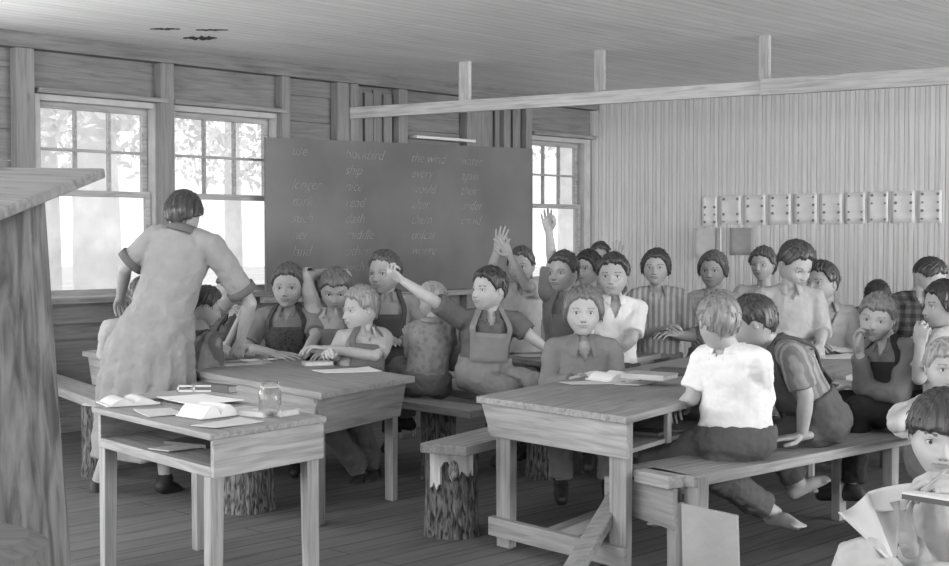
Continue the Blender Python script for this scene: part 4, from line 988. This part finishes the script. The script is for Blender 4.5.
person('dark-haired boy in a white open-necked shirt facing the camera, elbow on the back table', (613, 276, 44), 180, yaw=8, hyaw=12, hpitch=2, k=.86, nb=(614, 301), rs=(592, 308, 0), ls=(637, 309, 0), rh=(604, 348, -.2), lh=(616, 354, -.15), le=(632, 340, -.15),
    shirt=.58, vneck=.10, sleeve='short', bottoms='trousers', btone=.1, hair='side', htone=.035, lpose='flat', rpose='flat', lean=-.04, skint=.34)
person('girl in a grey wide-collared coat looking straight at the camera from behind the work table', (583, 312, 52), 205, yaw=3, hyaw=3, hpitch=2, k=.84, nb=(583, 341), rs=(555, 349, 0), ls=(610, 349, 0), rh=(573, 380, -.14), lh=(600, 380, -.14), re=(548, 388, .0), le=(618, 384, .0),
    shirt=.22, sleeve='long', bottoms='trousers', btone=.2, cbig=2.2, vneck=.11, hair='bob', htone=.15, rpose='flat', lpose='flat', skint=.44, lean=-.03)
person('girl with a black bob and striped dress sitting before the beadboard wall', (656, 268, 38), 167, yaw=14, hyaw=14, hpitch=0, k=.86, nb=(658, 291), rs=(635, 298, 0), ls=(680, 298, 0), rh=(660, 330, -.25), lh=(672, 334, -.2), shirt=.42, pat='stripe', tone2=.24, pscale=60, sleeve='short', bottoms='trousers', btone=.2, hair='bob', htone=.04, lean=0)
person('girl in a pale blouse with hair gathered at one side, above the white-shirted back', (713, 270, 38), 158, yaw=14, hyaw=25, hpitch=5, k=.84, nb=(712, 294), rs=(691, 301, 0), ls=(735, 301, 0), rh=(690, 338, -.2), lh=(722, 340, -.2), shirt=.45, pat='print', tone2=.36, sleeve='short', bottoms='trousers', btone=.2, hair='bob', htone=.10, lean=0)
person('girl in a light blouse with hair pulled back, farthest back by the wall', (763, 264, 34), 152, yaw=20, hyaw=35, hpitch=5, k=.86, shirt=.5, sleeve='short', bottoms='trousers', btone=.2, hair='bun', htone=.08, lean=0)
person('tall boy in a pale buttoned shirt bowing his head to read', (795, 264, 46), 175, yaw=-8, hyaw=-28, hpitch=32, k=.95, nb=(789, 290), rs=(764, 298, 0), ls=(815, 299, 0), rh=(800, 352, -.25), lh=(820, 346, -.2), re=(762, 340, -.05), le=(822, 330, -.03), shirt=.38, sleeve='rolled', bottoms='trousers', btone=.1, hair='side', htone=.05, lean=-.02, skint=.38)
person('dark-haired boy in a grey open shirt looking left beside the tall reading boy', (822, 283, 42), 168, yaw=20, hyaw=52, hpitch=0, k=.88, nb=(827, 308), rs=(806, 314, 0), ls=(848, 315, 0), rh=(812, 348, -.25), lh=(838, 350, -.25), shirt=.42, vneck=.12, sleeve='rolled', bottoms='trousers', btone=.1, hair='side', htone=.05, part=-1, lean=-.04, lpose='flat')
person('boy in a bright white shirt on the long bench, seen from behind', (719, 323, 58), 256, vneck=0, yaw=128, hyaw=172, hpitch=6, hroll=3, k=.90, nb=(730, 352, .02), rs=(757, 362, -.10), ls=(706, 359, .08), pel=(733, 443, .0), bend=.02, lh=(682, 404, .16), le=(692, 398, .06), rh=(700, 400, .25), re=(760, 408, .05), lk=(655, 459, .14), rk=(712, 473, -.05),
    la=(672, 512, .28), lt=(655, 522, .3), ra=(775, 513, .10), rt=(796, 525, .0), rpose='flat', shirt=.72, sleeve='short', bottoms='trousers', btone=.10, hair='fringe', htone=.21, feet='bare', wide=1.12, skint=.38)
person('dark-haired boy in a striped shirt and overalls propping one straight arm on the long bench', (754, 323, 54), 243, yaw=105, hyaw=105, hpitch=15, k=.90, nb=(775, 347, .05), rs=(793, 356, -.10), ls=(765, 352, .12), pel=(820, 425, .05), rh=(802, 436, -.10), re=(806, 396, -.12), rpose='flat', rdir=(-1, -.1, -.1), rdor=(0, 0, 1), lh=(730, 372, .2), bend=-.03,
    rk=(772, 440, .0), lk=(778, 436, .2), ra=(800, 486, .05), rt=(824, 480, .05), la=(798, 480, .3), lt=(812, 490, .3), shirt=.30, pat='stripe', tone2=.18, pscale=55, sleeve='short', bottoms='overalls', btone=.09, hair='side', htone=.045, feet='bare')
person('boy with short dark hair bent low behind the fair boy in strapped overalls', (877, 297, 36), 165, yaw=-10, hyaw=0, hpitch=40, k=.84, nb=(868, 312), shirt=.16, sleeve='long', bottoms='trousers', hair='crop', htone=.04, lean=0, rh=(850, 345, -.2), lh=(876, 345, -.2))
person('fair boy with dark straps looking back over his shoulder, hand at his chin', (877, 318, 50), 226, yaw=120, hyaw=28, hpitch=8, hroll=-8, k=.86, nb=(890, 345, .03), rs=(908, 352, -.06), ls=(872, 350, .08), pel=(892, 412, .02), lh=(860, 354, -.06), le=(864, 385, .0), rh=(852, 385, .05), re=(900, 395, -.12), lpose='cup', ldir=(-.1, 0, 1),
    lk=(850, 402, .12), rk=(858, 408, .0), shirt=.20, sleeve='long', bottoms='overalls', btone=.035, hair='fringe', htone=.17, rpose='relaxed', skint=.40)
person('older boy in a dark checked shirt with his head bowed at the far right', (929, 277, 41), 172, yaw=-15, hyaw=-45, hpitch=38, k=.95, nb=(917, 297), rs=(894, 304, 0), ls=(935, 306, 0), rh=(915, 340, -.25), lh=(935, 340, -.2), shirt=.10, pat='plaid', tone2=.05, sleeve='long', bottoms='trousers', hair='crop', htone=.03, lean=-.02)
person('girl with a black bob in profile holding her fingers to her mouth', (944, 305, 50), 232, btone=.05, yaw=25, hyaw=82, hpitch=6, k=.86, nb=(952, 334), rs=(938, 342, -.08), ls=(965, 342, .1), rh=(920, 346, -.12), re=(919, 378, -.10), lh=(925, 365, .15), rpose='pen', rdir=(.1, 0, 1), rdor=(-.6, -.8, 0), shirt=.5, sleeve='short', bottoms='trousers', hair='bob', htone=.02, lean=0)
person('fair child at the right edge leaning a bare forearm above the writing boy', (946, 368, 58), 288, yaw=5, hyaw=4, hpitch=2, k=.84, nb=(950, 402), rs=(930, 410, 0), ls=(975, 410, 0), re=(896, 424, -.35), rh=(934, 396, -.18), rpose='fist', shirt=.5, sleeve='short', bottoms='trousers', hair='fringe', htone=.3, lean=0, skint=.44)
wr = person('boy with a dark fringe writing on a tablet in the right foreground', (941, 435, 89), 400, yaw=10, hyaw=14, hpitch=9, hroll=-4, k=.92, nb=(962, 500, .06), rs=(928, 512, .02), ls=(1010, 520, .1), rh=(909, 546, -.12), re=(934, 588, -.04), lh=(966, 487, -.20), le=(1010, 560, -.10), lpose='pen', rpose='cup', ldir=(-1, -.1, .15), ldor=(0, -.5, .8), rdir=(-.25, .1, .95), rdor=(-.8, -.5, 0),
    pel=(965, 650, .1), rk=(862, 566, -.26), ra=(868, 700, -.1), lk=(940, 590, -.35), la=(940, 710, -.3), rt=(850, 730, -.25), lt=(925, 735, -.4), shirt=.52, sleeve='long', bottoms='trousers', btone=.42, hair='bangs', htone=.035, skint=.42)
# ---------------------------------------------------------------- things on the tables
def level(px, py, z): return PZ(px, py, z)
def papersheet(name, label, px, py, z, w, l, ang, tone=.62, cat='paper', th=.0025, group=None):
    c = level(px, py, z); a = math.radians(ang); u_ = Vector((math.cos(a), math.sin(a), 0)); v_ = Vector((-math.sin(a), math.cos(a), 0)); bm = BM()
    nx = 5; g = [[[bm.verts.new(c+u_*(w*(i/nx-.5))+v_*(l*(j/nx-.5))+UP*(.001+s*th+.006*((i/nx-.5)**2+(j/nx-.5)*(i/nx-.5))+.003*(i == nx)*(j == nx))) for i in range(nx+1)] for j in range(nx+1)] for s in (0, 1)]
    for s in (0, 1):
        for j in range(nx):
            for i in range(nx):
                q = (g[s][j][i], g[s][j][i+1], g[s][j+1][i+1], g[s][j+1][i]); bm.faces.new(q if s else q[::-1])
    rim = lambda G: G[0]+[G[j][nx] for j in range(1, nx+1)]+G[nx][-2::-1]+[G[j][0] for j in range(nx-1, 0, -1)]
    A0, B0 = rim(g[0]), rim(g[1])
    for i in range(len(A0)): j = (i+1) % len(A0); bm.faces.new((A0[i], A0[j], B0[j], B0[i]))
    return props(obj(name, bm, plain(tone, .85, 'paper', 14, .05), base=c), label, cat, group)
def book(label, px, py, z, w, l, t, ang, cover=.12, page=.55, tilt=0, group=None):
    c = level(px, py, z); a = math.radians(ang); u_ = Vector((math.cos(a), math.sin(a), 0)); v_ = Vector((-math.sin(a), math.cos(a), 0))
    r_ = thing('book', label, 'book', c, group)
    def bx_(x0, x1, y0, y1, z0, z1):
        bm = BM(); q = [c+u_*x0+v_*y0, c+u_*x1+v_*y0, c+u_*x1+v_*y1, c+u_*x0+v_*y1]; tt = tilt
        hexa(bm, [p+UP*(z0) for p in q]+[p+UP*(z1) for p in q]); return bm
    e = .003
    obj('cover', bx_(-w/2, w/2, -l/2, l/2, 0, e), plain(cover, .6, 'book_cover'), r_); obj('cover', bx_(-w/2, w/2, -l/2, l/2, t-e, t), plain(cover, .6, 'book_cover'), r_)
    obj('spine', bx_(-w/2-.001, -w/2+e, -l/2, l/2, e, t-e), plain(cover, .6, 'book_cover'), r_)
    obj('pages', bx_(-w/2+e, w/2-.005, -l/2+.004, l/2-.004, e, t-e), plain(page, .9, 'page_edges', 60, .15), r_)
    return r_
def openbook(label, px, py, z, w, l, ang, lift=.03, tone=.6, group=None):
    c = level(px, py, z); a = math.radians(ang); u_ = Vector((math.cos(a), math.sin(a), 0)); v_ = Vector((-math.sin(a), math.cos(a), 0))
    r_ = thing('open_book', label, 'book', c, group)
    for sgn in (-1, 1):
        bm = BM(); n = 8; pr = [(sgn*w*i/n, .004+lift*math.sin(PI*min(1, i/n*1.15))**.8*(1-.4*i/n)) for i in range(n+1)]
        top = [[bm.verts.new(c+u_*x+v_*y+UP*(zz+.004)) for x, zz in pr] for y in (-l/2, l/2)]; bot = [[bm.verts.new(c+u_*x+v_*y+UP*.002) for x, zz in pr] for y in (-l/2, l/2)]
        for i in range(n):
            bm.faces.new((top[0][i], top[0][i+1], top[1][i+1], top[1][i])); bm.faces.new((bot[0][i], bot[1][i], bot[1][i+1], bot[0][i+1]))
            bm.faces.new((bot[0][i], bot[0][i+1], top[0][i+1], top[0][i])); bm.faces.new((bot[1][i], top[1][i], top[1][i+1], bot[1][i+1]))
        bm.faces.new((bot[0][n], bot[1][n], top[1][n], top[0][n])); bm.faces.new((bot[0][0], top[0][0], top[1][0], bot[1][0]))
        obj('pages', bm, plain(tone, .9, 'paper', 14, .05), r_, smooth=False)
    bm = BM(); q = [c-u_*(w+.005)-v_*(l/2+.004), c+u_*(w+.005)-v_*(l/2+.004), c+u_*(w+.005)+v_*(l/2+.004), c-u_*(w+.005)+v_*(l/2+.004)]; hexa(bm, [Vector((p.x, p.y, c.z)) for p in q]+[Vector((p.x, p.y, c.z+.0025)) for p in q]); obj('cover', bm, plain(.12, .6, 'book_cover'), r_)
    return r_
zt = .621
openbook('open exercise book fanned out at the left corner of the front desk', 128, 404, zt, .10, .17, 30, .025, .52)
papersheet('loose_paper', 'loose sheet hanging by the left corner of the front desk', 160, 413, zt, .2, .14, 120, .5)
papersheet('grey_folder', 'grey folder in the middle of the front desk under the papers', 170, 396, zt, .3, .2, 40, .28, 'folder', .006)
papersheet('white_paper', 'large white sheet slanting across the middle of the front desk', 200, 400, zt+.008, .30, .21, 132, .7)
openbook('thick open notebook with pale curled pages at the near edge of the front desk', 208, 416, zt, .085, .15, 48, .045, .62)
book('closed pale book behind the glass jar on the front desk', 254, 414, zt, .13, .19, .018, 60, .45, .55)
book('thin book lying beside the glass jar, nearest the right edge', 275, 414, zt, .10, .16, .022, 55, .38, .5)
papersheet('loose_paper', 'loose sheet lying flat behind the near corner of the front desk', 228, 424, zt, .22, .12, 52, .5)
book('dark narrow book standing out at the back of the front desk', 214, 391, zt, .05, .24, .03, -38 if 0 else 50, .07, .3)
c = level(195, 391, zt); bm = BM()
for a_, b_ in (((178, 386), (210, 386)), ((178, 391), (210, 391)), ((178, 386), (178, 391)), ((194, 386), (194, 391))):
    A1 = P(a_[0], a_[1], 5.02); B1 = P(b_[0], b_[1], 5.02); A1.z = max(A1.z, zt+.004); B1.z = max(B1.z, zt+.004); beam(bm, A1, B1, .006, .006, up=(0, 1, 0), ext=.003)
props(obj('wire_rack', bm, plain(.5, .4, 'bright_wire'), base=c), 'small bright wire frame at the back of the front desk', 'rack')
# jar
c = level(270, 416, zt); jt = thing('glass_jar', 'clear glass preserving jar standing on the front desk', 'jar', c)
gj, nt, b = newmat('jar_glass'); b.inputs['Base Color'].default_value = g4(.9); b.inputs['Transmission Weight'].default_value = 1; b.inputs['Roughness'].default_value = .05; b.inputs['IOR'].default_value = 1.3; b.inputs['Alpha'].default_value = .55
bm = BM(); pr = [(.036, 0), (.040, .006), (.041, .05), (.041, .085), (.034, .098), (.030, .102), (.030, .118), (.033, .119), (.033, .122), (.029, .122), (.028, .10), (.032, .095), (.038, .083), (.038, .01), (.03, .006)]
lathe(bm, c, pr, 32); obj('jar_body', bm, gj, jt, smooth=True)
bm = BM(); lathe(bm, c, [(.0335, .104), (.0335, .108), (.0335, .108)], 32); obj('screw_ring', bm, plain(.5, .3, 'rim_glass'), jt, smooth=True)
papersheet('loose_paper', 'two-fold sheet on the shelf inside the front desk', 186, 447, zt-.113, .24, .12, 50, .5)
book('dark thin book on the shelf inside the front desk', 196, 444, zt-.112, .12, .2, .012, 60, .08, .3)
# on the long table
zm_ = .601
t_ = openbook('open book propped up near the bending woman, its white page arched', 214, 352, zm_, .12, .18, 20, .05, .68)
book('flat pale book in front of the hand of the dark-haired child', 233, 356, zm_, .16, .22, .02, 20, .3, .6)
papersheet('white_paper', 'slanted white sheet lying by the elbow of the print-bibbed boy', 264, 360, zm_, .10, .24, -50, .75)
papersheet('white_paper', 'broad white sheet lying at the right end of the long table', 347, 371, zm_, .30, .19, 25, .72)
book('small pale book in front of the blond boy', 318, 365, zm_, .15, .09, .02, 20, .5, .6)
# on the work table
zw = .611
papersheet('white_paper', 'sheet by the left elbow edge of the work table papers', 592, 383, zw, .26, .13, 20, .58)
openbook('open paperback with ruffled pages in front of the girl in the coat', 615, 380, zw, .11, .16, 35, .035, .66)
papersheet('loose_paper', 'crumpled sheet between the open paperback and the stacked books', 634, 384, zw, .16, .12, 60, .6)
book('lower of the two stacked pale books on the work table', 649, 379, zw, .16, .22, .028, 60, .32, .62)
book('upper of the two stacked pale books on the work table', 650, 378, zw+.029, .15, .21, .022, 55, .4, .7)
book('dark closed book lying behind the stacked books on the work table', 676, 374, zw, .15, .2, .025, 60, .06, .3)
book('dark book lying on the shelf under the work table', 640, 437, .462, .12, .2, .03, 60, .12, .3)
book('pale book lying on the shelf under the work table, farther in', 672, 433, .462, .14, .22, .025, 58, .28, .5)
# right table
zg_ = .601
papersheet('white_paper', 'white sheet under the hands of the two older boys', 836, 357, zg_, .3, .2, 20, .6)
book('pale book lying at the left corner of the side table', 862, 350, zg_, .18, .2, .03, 30, .5, .65)
papersheet('white_paper', 'bright sheet standing out before the older boy with the bowed head', 905, 350, zg_, .3, .25, 0, .75)
papersheet('white_paper', 'pale paper on the back table in front of the boy in white', 592, 361, .581, .25, .16, 10, .55)
papersheet('white_paper', 'pale paper beside the hand of the arm-stretching boy on the back table', 540, 356, .581, .25, .18, 15, .6)
# writing tablet and the big book of the boy in the foreground
H = wr['Lw']; Rw = wr['Rw']
t = thing('writing_tablet', 'thin tablet of paper under the writing hand of the boy in the foreground', 'tablet', H-UP*.05)
pp = [P(902, 493, 3.10), P(960, 502, 3.03), P(992, 494, 3.3), P(925, 488, 3.36)]; nrm = (pp[1]-pp[0]).cross(pp[3]-pp[0]).normalized(); nrm = nrm if nrm.z > 0 else -nrm
bm = BM(); hexa(bm, [q-nrm*.014 for q in pp]+[q-nrm*.002 for q in pp]); obj('backing', bm, plain(.06, .6, 'dark_board'), t)
bm = BM(); hexa(bm, [q-nrm*.002 for q in pp]+[q+nrm*.003 for q in pp]); obj('pages', bm, plain(.6, .9, 'paper', 14, .05), t)
bm = BM(); a_ = P(925, 478, 3.10); b_ = P(952, 470, 3.2); capsule(bm, P(922, 490, 3.14), P(946, 470, 3.16), .0035, .0035, n=8)
props(obj('pencil', bm, plain(.3, .5, 'pencil_paint'), base=a_, smooth=True), 'pencil held by the boy writing in the foreground', 'pencil')
def leafsheet(name, label, pts, tone, parent=None, base=None, n=6, sag=.02, th=.0018):
    a, b, c, d_ = pts; nrm = (b-a).cross(d_-a).normalized(); bm = BM(); g = []
    for s in (0, 1):
        g.append([[bm.verts.new(a.lerp(b, i/n).lerp(d_.lerp(c, i/n), j/n)+nrm*(sag*math.sin(PI*i/n)*math.sin(PI*.5+PI*.5*j/n)+s*th)) for i in range(n+1)] for j in range(n+1)])
    for s in (0, 1):
        for j in range(n):
            for i in range(n):
                q = (g[s][j][i], g[s][j][i+1], g[s][j+1][i+1], g[s][j+1][i]); bm.faces.new(q if s else q[::-1])
    rim = lambda G: G[0]+[G[j][n] for j in range(1, n+1)]+G[n][-2::-1]+[G[j][0] for j in range(n-1, 0, -1)]
    A0, B0 = rim(g[0]), rim(g[1])
    for i in range(len(A0)): j = (i+1) % len(A0); bm.faces.new((A0[i], A0[j], B0[j], B0[i]))
    return obj(name, bm, plain(tone, .85, 'paper', 14, .06), parent, base=base, smooth=True)
bk = thing('large_open_book', 'large thin open book drooping from the hand of the foreground boy', 'book', P(880, 520, 3.2))
leafsheet('page', '', [P(838, 512, 3.15), P(868, 492, 3.2), P(893, 556, 3.1), P(886, 558, 3.05)], .5, bk)
leafsheet('page', '', [P(868, 492, 3.2), P(920, 482, 3.25), P(905, 510, 3.2), P(873, 512, 3.2)], .55, bk)
leafsheet('page', '', [P(868, 496, 3.22), P(900, 500, 3.2), P(897, 556, 3.15), P(888, 558, 3.1)], .3, bk)
